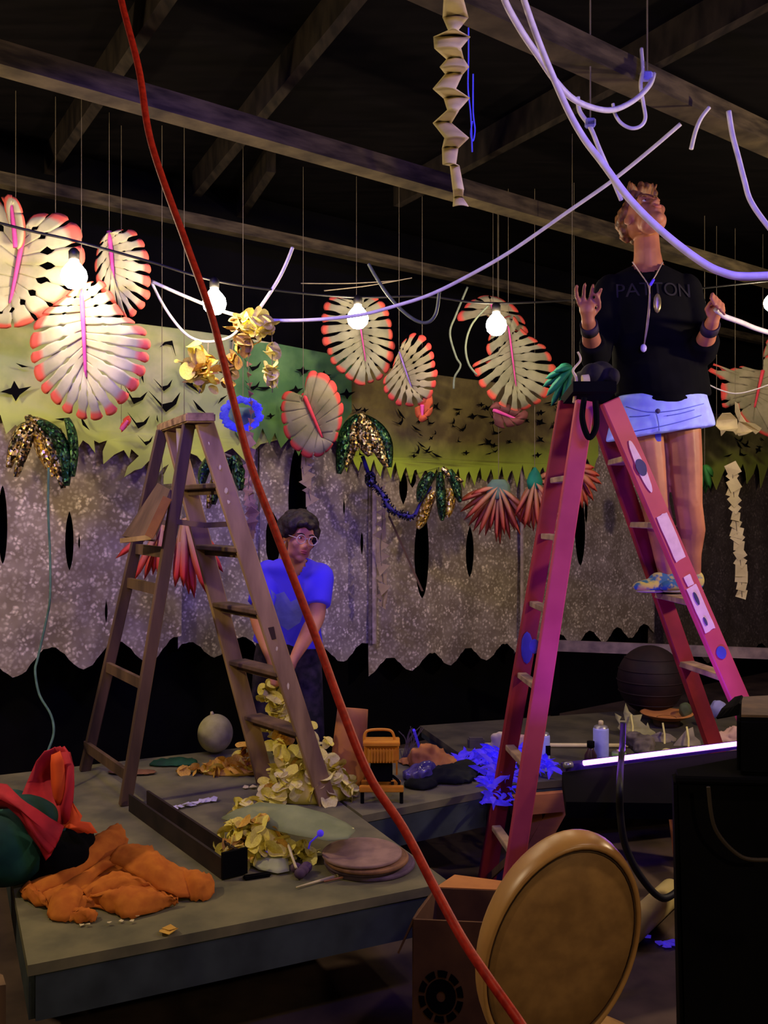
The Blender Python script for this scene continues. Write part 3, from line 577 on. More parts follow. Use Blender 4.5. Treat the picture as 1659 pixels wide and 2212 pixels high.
# ------------------------------------------------------------------ bulb string
M_glass = glow('lit_bulb_glass', (1, .80, .52), BULB)
M_sock = mat('black_socket', lin((24, 22, 22)), rough=.5)
bulbs = [((160, 597), 3.97, .056, 'brightest left bulb in front of the big cream leaf'), ((463, 655), 4.25, .055, 'bare bulb just above the red cord'), ((773, 688), 4.72, .055, 'bare bulb in front of the oval coral-tipped leaf'), ((1072, 703), 4.86, .055, 'bare bulb in front of the long coral-tipped leaf'), ((1668, 655), 5.6, .05, 'bare bulb half out of frame at the right edge')]
t = thing('bulb_cable', 'black cable of the bulb string sagging over the paper leaves', 'cable', U(460, 612, 4.25))
bm = B(); tube(bm, smooth_path([U(-120, 448, 3.9), U(0, 482, 3.9), U(80, 502, 3.94), U(160, 520, 3.97), U(320, 564, 4.12), U(463, 606, 4.25), U(620, 630, 4.5), U(773, 642, 4.72), U(920, 640, 4.8), U(1072, 655, 4.86), U(1350, 640, 5.3), U(1668, 606, 5.6), U(1850, 590, 5.8)]), .006); obj('wire', bm, M_cable, t, True)
for (px, py), Y, r, lab in bulbs:
    c = U(px, py, Y); t = thing('string_light_bulb', 'lit '+lab, 'bulb', c, 'bulbs on the black cable')
    bm = B(); lathe(bm, c, [(0, -r), (r*.5, -r*.87), (r*.87, -r*.5), (r, 0), (r*.9, r*.45), (r*.62, r*.82), (r*.36, r*1.1), (r*.33, r*1.3), (0, r*1.3)], 20); obj('glass_globe', bm, M_glass, t, True)
    bm = B(); lathe(bm, c, [(0, r*1.28), (r*.4, r*1.28), (r*.42, r*1.9), (r*.25, r*2.1), (.006, r*2.2), (.006, 46/F*Y+.004), (0, 46/F*Y+.004)], 14); obj('socket', bm, M_sock, t, True)

# ------------------------------------------------------------------ cords and ropes
def cord(name, label, pts, r, m, cat='rope', r1=None, group=None, n=8, extra=None):
    P = smooth_path([U(*p) for p in pts]); t = thing(name, label, cat, P[len(P)//2], group)
    bm = B(); tube(bm, P, r, n, r1); obj('cord', bm, m, t, True)
    for e in (extra or ()):                              # staple or clip holding it up: (px, py, Y) and colour
        bm = B(); c = U(*e[0]); box(bm, c, .035, .03, .03); bmesh.ops.bevel(bm, geom=bm.edges[:], offset=.006, segments=1, affect='EDGES'); obj('clip', bm, e[1], t)
        bm = B(); cyl(bm, c, Vector((c.x, c.y, 3.52)), .003, n=6); obj('hanger', bm, M_thread, t)
    return t
M_bclip = mat('blue_white_clip', lin((150, 150, 235)), lin((120, 120, 220)), scale=40)
cord('red_cord', 'long red cord running diagonally from ceiling to floor in the foreground', [(240, -120, 1.75), (262, 0, 1.7), (300, 150, 1.65), (327, 310, 1.6), (400, 520, 1.55), (436, 620, 1.52), (462, 700, 1.5), (500, 850, 1.47), (540, 1000, 1.44), (592, 1140, 1.4), (680, 1370, 1.35), (742, 1540, 1.3), (800, 1680, 1.27), (872, 1790, 1.24), (940, 1920, 1.2), (1000, 2030, 1.15), (1060, 2120, 1.12), (1130, 2220, 1.1), (1190, 2320, 1.05)], .0062, M_rcord, 'cord', r1=.0064, n=10)
RG = 'white tube ropes under the ceiling'
cord('white_rope', 'white rope drooping from the top edge up to a clip beside the small loop', [(1075, -60, 2.4), (1090, 0, 2.5), (1125, 65, 2.6), (1162, 120, 2.7), (1200, 175, 2.8), (1240, 215, 2.9), (1290, 235, 3.0), (1330, 236, 3.1), (1372, 215, 3.2), (1402, 185, 3.25), (1412, 160, 3.3)], .0095, M_white, group=RG, extra=[((1398, 165, 3.28), M_bclip)])
cord('white_rope', 'thick lavender-white rope sweeping down past the face on the ladder', [(1115, -60, 2.3), (1132, 0, 2.4), (1160, 80, 2.5), (1190, 155, 2.6), (1228, 240, 2.7), (1262, 300, 2.75), (1300, 350, 2.75), (1360, 430, 2.75), (1430, 500, 2.75), (1510, 562, 2.75), (1560, 588, 2.75), (1610, 597, 2.75), (1720, 592, 2.75)], .0085, M_white, group=RG, r1=.0125)
cord('white_rope', 'long white rope swagged from ceiling behind the bulbs to the left leaf', [(1470, 268, 3.6), (1400, 328, 3.7), (1320, 392, 3.8), (1230, 455, 3.9), (1100, 545, 4.05), (1000, 602, 4.15), (925, 638, 4.2), (850, 662, 4.25), (780, 680, 4.28), (690, 690, 4.3), (590, 692, 4.35), (530, 684, 4.4), (480, 672, 4.42), (400, 640, 4.5), (328, 608, 4.55)], .0085, M_white, group=RG)
cord('white_rope', 'short white rope slanting down to the yellow petals from a beam', [(632, 535, 4.5), (618, 570, 4.48), (600, 606, 4.46), (575, 645, 4.44), (548, 684, 4.42)], .009, M_white, group=RG)
cord('white_rope', 'thin white rope looping below the right-hand left leaf to the petals', [(326, 606, 4.56), (345, 645, 4.56), (370, 685, 4.55), (400, 720, 4.54), (430, 736, 4.5), (465, 737, 4.5), (500, 726, 4.48), (525, 700, 4.45)], .007, M_white, group=RG)
cord('white_rope', 'small white rope loop hanging under its blue clip', [(1385, 105, 3.3), (1388, 150, 3.28), (1384, 185, 3.25), (1390, 225, 3.25), (1394, 255, 3.25), (1384, 272, 3.25), (1364, 277, 3.25), (1342, 266, 3.25), (1328, 245, 3.25), (1324, 224, 3.25)], .0075, M_white, group=RG, r1=.006)
cord('white_rope', 'short stub of violet-white rope alone near the right ceiling', [(1532, 232, 3.5), (1514, 256, 3.5), (1502, 285, 3.5), (1493, 322, 3.5)], .008, M_white, group=RG)
cord('white_rope', 'white rope dropping off the right edge above the ladder', [(1574, 240, 3.3), (1582, 290, 3.3), (1595, 340, 3.3), (1608, 390, 3.3), (1622, 435, 3.3), (1660, 490, 3.3), (1720, 560, 3.3)], .0095, M_white, group=RG)
cord('white_rope', 'thin white rope tied to a clip behind the thick lavender-white rope', [(1248, 210, 3.2), (1252, 240, 3.2), (1275, 275, 3.2), (1296, 325, 3.2), (1318, 375, 3.25), (1342, 432, 3.3)], .008, M_white, group=RG, extra=[((1275, 266, 3.2), M_bclip)])
cord('white_rope', 'white rope held in the raised hand at right', [(1546, 668, 3.66), (1562, 682, 3.7), (1600, 696, 3.8), (1640, 712, 3.9), (1720, 735, 4.0)], .0105, M_white, group=RG)
cord('grey_cable', 'grey-green cable drooping in a loop right of the third bulb', [(796, 570, 4.5), (812, 598, 4.5), (838, 637, 4.5), (868, 670, 4.5), (900, 693, 4.5), (925, 696, 4.5), (942, 676, 4.5), (949, 630, 4.5)], .008, M_gcable, 'cable')
cord('grey_cable', 'thin grey-green cable hanging loosely left of the fourth bulb', [(1010, 620, 5.2), (985, 680, 5.2), (972, 720, 5.2), (985, 770, 5.2), (995, 790, 5.2), (982, 815, 5.2), (980, 840, 5.2)], .006, M_gcable, 'cable')
cord('grey_cable', 'thin curved cable stem left of the long cream leaf', [(1055, 660, 5.15), (1020, 700, 5.15), (1006, 745, 5.15), (1012, 785, 5.15), (1030, 810, 5.15)], .006, M_gcable, 'cable')
cord('green_cable', 'green cable hanging down the left lace curtain to the stage', [(105, 1010, 4.35), (104, 1100, 4.35), (108, 1200, 4.35), (108, 1290, 4.3), (100, 1340, 4.3), (82, 1420, 4.25), (76, 1450, 4.2), (85, 1500, 4.15), (108, 1540, 4.1), (116, 1570, 4.05), (112, 1600, 4.0), (90, 1650, 3.9), (60, 1700, 3.8)], .0055, mat('green_wire', lin((90, 124, 104)), lin((72, 104, 90)), scale=30), 'cable')
cord('blue_string', 'doubled thin blue string hanging beside the zigzag streamer', [(1012, 60, 2.6), (1012, 130, 2.6), (1011, 190, 2.6), (1017, 250, 2.6), (1020, 328, 2.6)], .0022, M_blue, 'string')
cord('blue_string', 'looped end of blue string right of the zigzag streamer', [(1022, 160, 2.62), (1022, 240, 2.62), (1026, 280, 2.62), (1022, 304, 2.62), (1017, 290, 2.62), (1020, 262, 2.62)], .0022, M_blue, 'string')
cord('black_cable', 'black cable hanging over the glowing tube at right', [(1346, 1560, 3.32), (1345, 1600, 3.3), (1342, 1640, 3.22), (1339, 1690, 2.8), (1340, 1760, 2.78), (1352, 1830, 2.78), (1385, 1895, 2.78), (1430, 1940, 2.8), (1470, 1920, 2.85)], .011, M_cable, 'cable')
cord('white_string', 'thin white string sagging across the coral leaf at right', [(1520, 825, 5.6), (1555, 842, 5.6), (1590, 850, 5.6), (1630, 842, 5.6), (1690, 820, 5.6)], .004, M_white, 'string')
for x0, y0, x1, y1 in ((650, 612, 860, 606), (700, 628, 890, 600)):
    cord('thin_line', 'thin tan line strung above the third bulb, %s' % ('upper one' if y0 < 620 else 'lower slanting one'), [(x0, y0, 4.9), ((x0+x1)/2, (y0+y1)/2+3, 4.9), (x1, y1, 4.9)], .003, M_thread, 'string')

# ------------------------------------------------------------------ zigzag streamer
t = thing('paper_streamer', 'cream zigzag folded paper streamer hanging from the ceiling', 'streamer', U(985, 445, 2.5))
zz = [(962, 1012, -10), (958, 1012, 35), (966, 1000, 60), (936, 1006, 84), (952, 1014, 92), (938, 990, 112), (960, 1012, 140), (950, 1012, 158), (966, 990, 165), (936, 968, 188), (955, 1014, 212), (970, 1012, 214), (936, 985, 262), (955, 1012, 295), (956, 1012, 305), (955, 1000, 330), (958, 990, 355)]
key = [(0, 958, 1002), (38, 956, 1012), (66, 968, 990), (80, 936, 1016), (104, 938, 996), (128, 965, 1002), (145, 950, 1013), (160, 962, 1000), (192, 935, 985), (212, 958, 1015), (238, 966, 992), (266, 935, 975), (298, 960, 1013), (320, 955, 990), (355, 956, 985), (358, 972, 992), (410, 978, 1002), (428, 980, 1000), (446, 978, 1012)]
Yk = [2.5+(.05 if i % 2 else -.05) for i in range(len(key))]
for i in range(len(key)-1):
    a, b = key[i], key[i+1]; bm = B()
    rows_sheet(bm, [(U(a[1]+(b[1]-a[1])*k/3, a[0]+(b[0]-a[0])*k/3, Yk[i]+(Yk[i+1]-Yk[i])*k/3), U(a[2]+(b[2]-a[2])*k/3, a[0]+(b[0]-a[0])*k/3, Yk[i]+(Yk[i+1]-Yk[i])*k/3), (0, -.012, 0)) for k in range(4)], 6); obj('paper_fold', bm, M_cream, t, True, solid=.002)
bm = B(); p = U(982, 2, 2.5); cyl(bm, p, (p.x, p.y, 3.52), .002, n=5); obj('hanging_thread', bm, M_thread, t)

# ------------------------------------------------------------------ petals
bm = B()
for i in range(5):
    for j in range(5):
        u, v = (i-2)/2, (j-2)/2; rr = max(abs(u), abs(v)); L = math.hypot(u, v) or 1; x, y = u*rr/L, v*rr/L
        bm.verts.new((x*.85, y, .22*(x*x)-.15*y*y*y+.06*math.sin(4*y+2*x)))
bm.verts.ensure_lookup_table()
for i in range(4):
    for j in range(4): bm.faces.new([bm.verts[k] for k in (i*5+j, i*5+j+1, i*5+j+6, i*5+j+5)])
PET = {}
_b = bm
for key_, mm in (('y', M_yel), ('p', M_pal), ('a', M_amb)): PET[key_] = mesh_of('petal_'+key_, _b.copy(), mm)
_b.free()
def petals(t, n, gen, size, kinds):
    for _ in range(n):
        p = gen(); share('petal', PET[R.choice(kinds)], None, t, p, (R.uniform(-1.1, 1.3)+.6, R.uniform(-.9, .9), R.uniform(0, 6.3)), size*R.uniform(.7, 1.25))
def mound(c, rx, ry, h, z=DECK):
    def g():
        a, r = R.uniform(0, 2*PI), math.sqrt(R.uniform(0, 1)); x, y = c[0]+rx*r*math.cos(a), c[1]+ry*r*math.sin(a)
        return (x, y, z+.012+h*(1-r*r)*R.uniform(.45, 1))
    return g
def core(t, c, rx, ry, h, m, z=DECK):                    # the rumpled stem mass under the petals
    bm = B(); ell(bm, (c[0], c[1], z), (rx*.8, ry*.8, h*.75), sub=3)
    for v in bm.verts:
        v.co.z = max(v.co.z, z+.002)
        if v.co.z > z+.01: v.co += Vector((noise.noise(v.co*14), noise.noise(v.co*14+Vector((9, 0, 0))), .6*noise.noise(v.co*14+Vector((0, 9, 0)))))*.03
    obj('stem_mass', bm, m, t, True)
def strand(path, spread):
    pp = smooth_path(path, 10)
    def g():
        p = R.choice(pp); return p+Vector((R.gauss(0, spread), R.gauss(0, spread*.6), R.gauss(0, spread)))
    return g
t = thing('petal_garland', 'big heap of pale yellow petal garland at the foot of the wooden ladder', 'garland', D(665, 1735)); c = D(668, 1722)
core(t, c, .2, .13, .17, M_yel); petals(t, 140, mound((c.x, c.y), .20, .13, .22), .034, 'yppp'); petals(t, 30, mound((c.x-.10, c.y+.05), .1, .1, .3), .034, 'ya'); petals(t, 24, mound((c.x+.02, c.y+.06), .09, .08, .36), .034, 'yp')
t = thing('petal_garland', 'amber petal garland trailing left behind the wooden ladder', 'garland', D(490, 1675)); c = D(505, 1672)
core(t, c, .17, .05, .05, M_amb); petals(t, 60, mound((c.x, c.y), .17, .05, .06), .03, 'aaay'); petals(t, 20, mound((c.x+.06, c.y+.02), .06, .05, .16), .034, 'aay'); petals(t, 12, mound((c.x-.16, c.y), .09, .03, .03), .026, 'aa')
t = thing('petal_garland', 'yellow petal cluster in the front under the pale translucent leaf', 'garland', D(570, 1850)); c = D(565, 1855)
core(t, c, .13, .09, .08, M_yel); petals(t, 70, mound((c.x-.01, c.y), .15, .09, .13), .034, 'yyyya'); petals(t, 14, mound((c.x-.1, c.y+.03), .06, .05, .12), .032, 'yya'); petals(t, 12, mound((c.x+.13, c.y-.02), .05, .05, .05), .04, 'yp')
t = thing('petal_garland', 'small pale yellow petal cluster between the two heaps', 'garland', D(525, 1770)); c = D(535, 1765)
petals(t, 22, mound((c.x, c.y), .09, .05, .06), .036, 'pyy')
t = thing('petal_garland', 'yellow petal garland held down in front of the trouser legs', 'garland', U(600, 1590, 4.5))
bm = B(); tube(bm, smooth_path([U(610, 1436, 4.5), U(600, 1480, 4.5), U(600, 1540, 4.5), U(605, 1600, 4.5), U(620, 1640, 4.4)]), .006); obj('string', bm, M_thread, t, True)
petals(t, 66, strand([U(592, 1490, 4.5), U(598, 1530, 4.5), U(610, 1560, 4.5), U(606, 1600, 4.5)], .03), .042, 'yypp')
t = thing('petal_garland', 'golden petal bunch hanging against the pale green canopy', 'garland', U(450, 850, 4.4))
bm = B(); tube(bm, smooth_path([U(450, 737, 4.5), U(446, 790, 4.42), U(430, 850, 4.4)]), .003); obj('string', bm, M_thread, t, True)
petals(t, 52, strand([U(432, 768, 4.4), U(425, 800, 4.4), U(450, 810, 4.4), U(432, 835, 4.4)], .038), .04, 'yya')
t = thing('petal_garland', 'tan petal strand hanging right of the golden bunch', 'garland', U(492, 830, 4.45))
bm = B(); tube(bm, smooth_path([U(505, 727, 4.48), U(500, 780, 4.45), U(492, 850, 4.45)]), .003); obj('string', bm, M_thread, t, True)
M_tan = mat('tan_petal', lin((170, 142, 80)), lin((146, 116, 66))); PET['t'] = PET['y'].copy(); PET['t'].materials[0] = M_tan
petals(t, 22, strand([U(502, 770, 4.45), U(498, 800, 4.45), U(490, 825, 4.45)], .022), .034, 'tta')
t = thing('petal_garland', 'yellow petal cluster tied on the white rope right of the second bulb', 'garland', U(545, 720, 4.33))
petals(t, 34, strand([U(540, 690, 4.33), U(548, 715, 4.33), U(570, 700, 4.33), U(575, 690, 4.33)], .02), .042, 'yyp'); petals(t, 22, strand([U(515, 695, 4.36), U(520, 725, 4.36), U(528, 745, 4.36)], .02), .038, 'tta')
t = thing('petal_strand', 'three cream petal tufts threaded on a hanging string', 'garland', U(588, 845, 4.34))
bm = B(); tube(bm, [U(587, 694, 4.35), U(588, 760, 4.34), U(588, 848, 4.34)], .0022); obj('string', bm, M_thread, t, True)
for x, y, n in ((590, 760, 6), (585, 792, 5), (588, 820, 8)): petals(t, n, strand([U(x-4, y-8, 4.34), U(x+3, y+8, 4.34)], .008), .036, 'pp')

# ------------------------------------------------------------------ blue ring flower, threads below
t = thing('paper_ring', 'vivid blue crumpled paper ring hanging left of the heart leaf', 'decoration', U(525, 935, 4.75))
bm = B(); n = 30; c = Vector((522, 895))
pth = []
for k in range(n+1):
    a = 2*PI*k/n; pth.append((c.x+(41+3*math.sin(5*a))*math.cos(a), c.y+(34+3*math.sin(4*a+1))*math.sin(a)))
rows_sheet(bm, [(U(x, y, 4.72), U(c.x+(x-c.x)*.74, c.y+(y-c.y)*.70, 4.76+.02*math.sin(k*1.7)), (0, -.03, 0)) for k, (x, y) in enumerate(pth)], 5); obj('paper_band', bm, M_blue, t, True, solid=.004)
bm = B()
for k in range(34): a = 2*PI*k/34; u = .90+.05*((k*5) % 3); ell(bm, U(c.x+40*u*math.cos(a), c.y+33*u*math.sin(a), 4.705), (.02+.004*(k % 3), .010, .016+.004*(k % 2)), sub=1)
tag(obj('crumpled_tuft', bm, M_blue, t), kind='stuff')
bm = B(); rows_sheet(bm, [(U(490, 880+k*8, 4.8), U(556, 880+k*8, 4.8), (0, .02, 0)) for k in range(6)], 5, .02); obj('tissue_centre', bm, mat('grey_blue_tissue', lin((120, 150, 160)), lin((90, 120, 130))), t, True)
bm = B(); p = U(525, 862, 4.73); cyl(bm, p, (p.x, p.y, 3.52), .0018, n=5); obj('hanging_thread', bm, M_thread, t)
def bead_garland(label, pts, m, size, kind='tri', n=14, name='paper_garland', group='hanging paper garlands'):
    P = smooth_path([U(*p) for p in pts], 12); t = thing(name, label, 'garland', P[-1], group)
    bm = B(); tube(bm, P, .002, 5); obj('string', bm, M_thread, t, True)
    for k in range(n):
        c = P[int((k+.5)/n*(len(P)-1))]; bm = B(); a = R.uniform(-.6, .6); s = size*R.uniform(.75, 1.15)
        q = []
        for ang in ((.5, 2.6, 4.7) if kind == 'tri' else (.3, 1.8, 3.4, 5.0)): q.append(c+Vector((math.cos(ang+a)*s, R.uniform(-.015, .015), math.sin(ang+a)*s)))
        poly(bm, q); obj('paper_triangle' if kind == 'tri' else 'paper_scrap', bm, m, t, solid=.002)
    return t
bead_garland('long cream garland of folded squares at far right over the dim curtain', [(1582, 1010, 6.3), (1586, 1080, 6.3), (1592, 1150, 6.3), (1600, 1220, 6.3), (1603, 1290, 6.3)], M_cream, .055, 'sq', 17)
bead_garland('beige triangle garland hanging beside the pale hem in the middle', [(822, 1050, 5.7), (826, 1120, 5.7), (822, 1190, 5.7), (828, 1260, 5.7), (826, 1310, 5.7)], mat('beige_paper', lin((176, 156, 118)), lin((150, 130, 98))), .05, 'tri', 12)
bead_garland('pale triangle garland below the heart-shaped leaf', [(660, 990, 5.2), (662, 1020, 5.2), (664, 1050, 5.2), (672, 1085, 5.2)], mat('beige_paper', (0, 0, 0)), .045, 'tri', 6)
bead_garland('rosy tan paper garland left of the red cord over the ladder', [(536, 940, 4.6), (540, 1000, 4.6), (536, 1060, 4.6), (545, 1110, 4.6), (540, 1160, 4.6)], mat('rosy_tan_paper', lin((176, 142, 112)), lin((140, 108, 88))), .035, 'sq', 15)
bead_garland('pink thread garland passing through the blue ring', [(536, 760, 4.62), (538, 820, 4.62), (543, 880, 4.62), (540, 930, 4.62)], mat('rosy_paper', lin((190, 130, 110)), lin((160, 110, 96))), .018, 'tri', 9)

# ------------------------------------------------------------------ palm fans
def fan(label, base, tips, Y, m, top=None, wid=7, mtop=None, group='orange paper palm fans', thread=True):
    t = thing('paper_fan', label, 'decoration', U(base[0], max(y for _, y in tips), Y), group)
    for k, (x, y) in enumerate(tips):
        bm = B(); fl = bm.verts.layers.float.new('edge'); a, b = Vector((*base, 0)), Vector((x, y, 0)); d = (b-a).normalized(); pr = Vector((-d.y, d.x, 0)); rows = []
        yk = Y+.05*math.sin(k*2.3); prev = None
        for j in range(7):
            u = j/6; p = a.lerp(b, u)+Vector((0, 6*u*u, 0)); hw = wid*(.35+1.0*u*(1-u)*2.6)*(1 if j < 6 else .02)
            A_, B_, M_ = U(*(p-pr*hw)[:2], yk+.02*u), U(*(p+pr*hw)[:2], yk+.02*u), U(*p[:2], yk-.03*math.sin(PI*u)-.008)
            row = [bm.verts.new(q) for q in (A_, M_, B_)]
            for v in row: v[fl] = u
            if prev:
                for i in range(2): bm.faces.new((prev[i], prev[i+1], row[i+1], row[i]))
            prev = row
        obj('frond', bm, m, t, True, solid=.002)
    if top:
        bm = B(); rows_sheet(bm, [(U(base[0]-h, y, Y-.03), U(base[0]+h, y, Y-.03), (0, -.03, 0)) for y, h in top], 6); obj('fan_cap', bm, mtop, t, True, solid=.003)
    if thread: bm = B(); p = U(base[0], (top[0][0] if top else base[1]), Y); cyl(bm, p, (p.x, p.y, 3.52), .0018, n=5); obj('hanging_thread', bm, M_thread, t)
    return t
M_fan = mat('salmon_to_coral_paper', lin((196, 150, 118)), lin((172, 126, 100)), attr=('edge', lin((222, 92, 70)), .3, .9), scale=6)
M_fan2 = mat('pink_to_red_paper', lin((208, 164, 140)), lin((190, 140, 120)), attr=('edge', lin((244, 76, 76)), .3, .8), scale=6)
M_teal = mat('teal_paper', lin((28, 140, 112)), lin((16, 104, 90)), scale=8); M_teal2 = mat('dusty_teal_paper', lin((112, 142, 124)), lin((92, 122, 112)), scale=8)
fan('wide coral palm fan with dusty teal cap under the olive canopy', (1077, 1050), [(988, 1078), (994, 1100), (1002, 1118), (1012, 1130), (1022, 1142), (1034, 1150), (1048, 1152), (1058, 1140), (1072, 1165), (1080, 1170), (1090, 1150), (1102, 1160), (1112, 1140), (1124, 1150), (1136, 1132), (1148, 1136), (1152, 1110), (1000, 1068), (1018, 1062)], 5.6, M_fan, [(1036, 14), (1048, 24), (1066, 26), (1078, 20)], 6, M_teal2)
fan('narrow coral palm fan with bright teal cap left of the pink ladder', (1155, 1040), [(1112, 1110), (1122, 1124), (1132, 1136), (1142, 1132), (1152, 1142), (1162, 1134), (1174, 1138), (1184, 1126), (1192, 1110), (1124, 1080), (1186, 1076), (1194, 1040), (1200, 1010)], 5.5, M_fan, [(1010, 2), (1024, 12), (1040, 17), (1056, 14)], 6, M_teal)
fan('orange palm fan seen between the pink ladder rails', (1240, 1010), [(1296, 1022), (1300, 1040), (1290, 1056), (1282, 1076), (1270, 1088), (1258, 1092), (1246, 1096), (1228, 1090), (1284, 1004), (1218, 1070)], 5.4, M_fan, None, 7)
fan('pink-red palm fan hanging behind the wooden ladder', (398, 1120), [(436, 1190), (424, 1230), (446, 1276), (408, 1278), (420, 1286), (396, 1262), (384, 1240), (378, 1262), (456, 1210), (470, 1190), (482, 1230), (466, 1258)], 4.62, M_fan2, None, 11)
fan('pink-red palm fan fragment left of the wooden ladder rail', (350, 1130), [(250, 1200), (272, 1186), (288, 1250), (312, 1246), (330, 1236), (342, 1240), (352, 1222), (300, 1160), (366, 1210)], 4.6, M_fan2, None, 8)
fan('teal paper palm frond left of the pink ladder top', (1236, 795), [(1178, 812), (1172, 830), (1180, 850), (1190, 872), (1205, 892), (1196, 796), (1206, 786), (1215, 870)], 4.7, M_teal, None, 8, group=None)
fan('bright green paper frond hanging behind the bare knee', (1522, 1005), [(1516, 1052), (1528, 1048), (1534, 1050), (1524, 1060), (1508, 1030), (1540, 1024)], 6.0, mat('bright_green_paper', lin((60, 140, 56)), lin((44, 110, 46))), None, 8, group=None)

# ------------------------------------------------------------------ sequin fronds
M_seqg = sequin_mat('gold_sequins', [lin((40, 34, 24)), lin((214, 180, 90)), lin((120, 92, 44)), lin((250, 236, 180)), lin((60, 60, 30))])
M_seqy = sequin_mat('bright_gold_sequins', [lin((236, 196, 70)), lin((180, 140, 50)), lin((255, 240, 180)), lin((110, 84, 30))])
M_seqe = sequin_mat('green_sequins', [lin((24, 52, 34)), lin((40, 96, 58)), lin((16, 30, 26)), lin((80, 120, 70)), lin((30, 70, 50))])
M_seqb = sequin_mat('dark_blue_sequins', [lin((24, 22, 50)), lin((14, 14, 26)), lin((60, 56, 130)), lin((12, 12, 18))])
def frond(t, pts, hw, Y, m):
    P = smooth_path([Vector((x, y, 0)) for x, y in pts], 6); N = len(P)-1; bm = B(); rows = []
    for i, p in enumerate(P):
        d = (P[min(i+1, N)]-P[max(i-1, 0)]).normalized(); pr = Vector((-d.y, d.x, 0)); u = i/N; h = hw*(.25+1.5*math.sin(PI*min(1, .12+.86*u))*.6)
        rows.append((U(*(p-pr*h)[:2], Y), U(*(p+pr*h)[:2], Y), (0, -.035, 0)))
    rows_sheet(bm, rows, 6); obj('frond', bm, m, t, True, solid=.004)
t = thing('sequin_plant', 'gold and green sequin fronds at far left over the lace', 'decoration', U(90, 1055, 4.5), 'sequin frond bunches')
for pts, hw, m in (([(75, 915), (50, 930), (30, 970), (20, 1010)], 13, M_seqg), ([(80, 915), (60, 950), (46, 990), (36, 1030)], 11, M_seqg), ([(78, 910), (90, 960), (108, 1000), (118, 1030)], 15, M_seqy), ([(85, 912), (120, 940), (140, 990), (145, 1050)], 14, M_seqe), ([(82, 915), (110, 960), (125, 1010), (138, 1055)], 12, M_seqg), ([(70, 905), (100, 920), (128, 940), (150, 965)], 10, M_seqg), ([(60, 900), (80, 925), (110, 930), (130, 945)], 12, M_seqg), ([(145, 905), (155, 935), (160, 980), (158, 1030)], 9, M_seqe)): frond(t, pts, hw, 4.45+R.uniform(0, .06), m)
bm = B(); tube(bm, [U(76, 912, 4.5), W(76, 905, .14)], .004); obj('tie', bm, M_thread, t)
t = thing('sequin_plant', 'gold and green sequin fronds right of the heart leaf', 'decoration', U(785, 1030, 5.4), 'sequin frond bunches')
for pts, hw, m in (([(775, 900), (752, 930), (740, 980), (732, 1024)], 14, M_seqe), ([(772, 905), (764, 950), (752, 990), (746, 1010)], 10, M_seqg), ([(780, 900), (800, 930), (818, 970), (836, 1010)], 13, M_seqg), ([(782, 900), (815, 925), (836, 960), (842, 1010)], 12, M_seqe), ([(778, 895), (785, 930), (790, 960), (800, 985)], 16, M_seqg), ([(770, 905), (760, 925), (765, 960), (770, 975)], 12, M_seqg)): frond(t, pts, hw, 5.35+R.uniform(0, .06), m)
bm = B(); tube(bm, [U(776, 898, 5.38), W(776, 890, .13)], .004); obj('tie', bm, M_thread, t)
t = thing('sequin_plant', 'dark green and bright gold sequin fronds under the lime fringe', 'decoration', U(930, 1140, 5.5), 'sequin frond bunches')
for pts, hw, m in (([(936, 1022), (915, 1050), (905, 1085)], 11, M_seqe), ([(938, 1060), (922, 1090), (910, 1125), (902, 1142)], 11, M_seqy), ([(950, 1020), (952, 1060), (954, 1100), (955, 1125)], 9, M_seqe), ([(970, 1055), (972, 1085), (966, 1118)], 10, M_seqy), ([(970, 1015), (985, 1050), (994, 1085)], 9, M_seqe), ([(955, 1010), (975, 1030), (1000, 1040)], 7, M_seqg)): frond(t, pts, hw, 5.45+R.uniform(0, .05), m)
bm = B(); tube(bm, [U(948, 1020, 5.48), W(948, 1010, .13)], .004); obj('tie', bm, M_thread, t)
t = thing('sequin_plant', 'small dark green sequin fronds behind the wooden ladder steps', 'decoration', U(450, 1060, 4.7), 'sequin frond bunches')
for pts, hw, m in (([(455, 985), (440, 1020), (436, 1050)], 10, M_seqe), ([(462, 985), (468, 1030), (462, 1090)], 10, M_seqe), ([(505, 985), (515, 1020), (520, 1060)], 12, M_seqe), ([(495, 990), (488, 1030), (482, 1080)], 9, M_seqe), ([(470, 1020), (458, 1060), (450, 1098)], 8, M_seqg)): frond(t, pts, hw, 4.68+R.uniform(0, .05), m)
bm = B(); tube(bm, [U(460, 985, 4.7), U(478, 978, 4.72), U(500, 986, 4.7)], .006); tube(bm, [U(478, 978, 4.72), W(478, 960, .14)], .004); obj('tie', bm, M_thread, t)
# dark blue tinsel swag
t = thing('tinsel_swag', 'dark blue tinsel swag looping across the middle curtain', 'garland', U(860, 1115, 5.5))
P = smooth_path([U(783, 985, 5.5), U(795, 1020, 5.5), U(800, 1040, 5.5), U(825, 1065, 5.5), U(840, 1095, 5.5), U(865, 1110, 5.5), U(892, 1115, 5.5), U(908, 1090, 5.5), U(930, 1050, 5.5)])
bm = B(); tube(bm, P, .012); obj('cord', bm, mat('dark_blue_cord', lin((60, 52, 150)), lin((30, 26, 80))), t, True)
bm = B()
for p in P[12:48]:
    for _ in range(6): d = Vector((R.gauss(0, 1), R.gauss(0, .6), R.gauss(0, 1))).normalized(); tube(bm, [p, p+d*.03], .004, 4)
tag(obj('tinsel_fringe', bm, M_seqb, t), kind='stuff')
bm = B(); ell(bm, U(800, 1035, 5.46), (.035, .02, .05), sub=2); obj('dark_tassel', bm, M_seqb, t)
t = thing('dark_ribbon', 'thin dark ribbon slanting down to the long black slit', 'ribbon', U(915, 1295, 5.6))
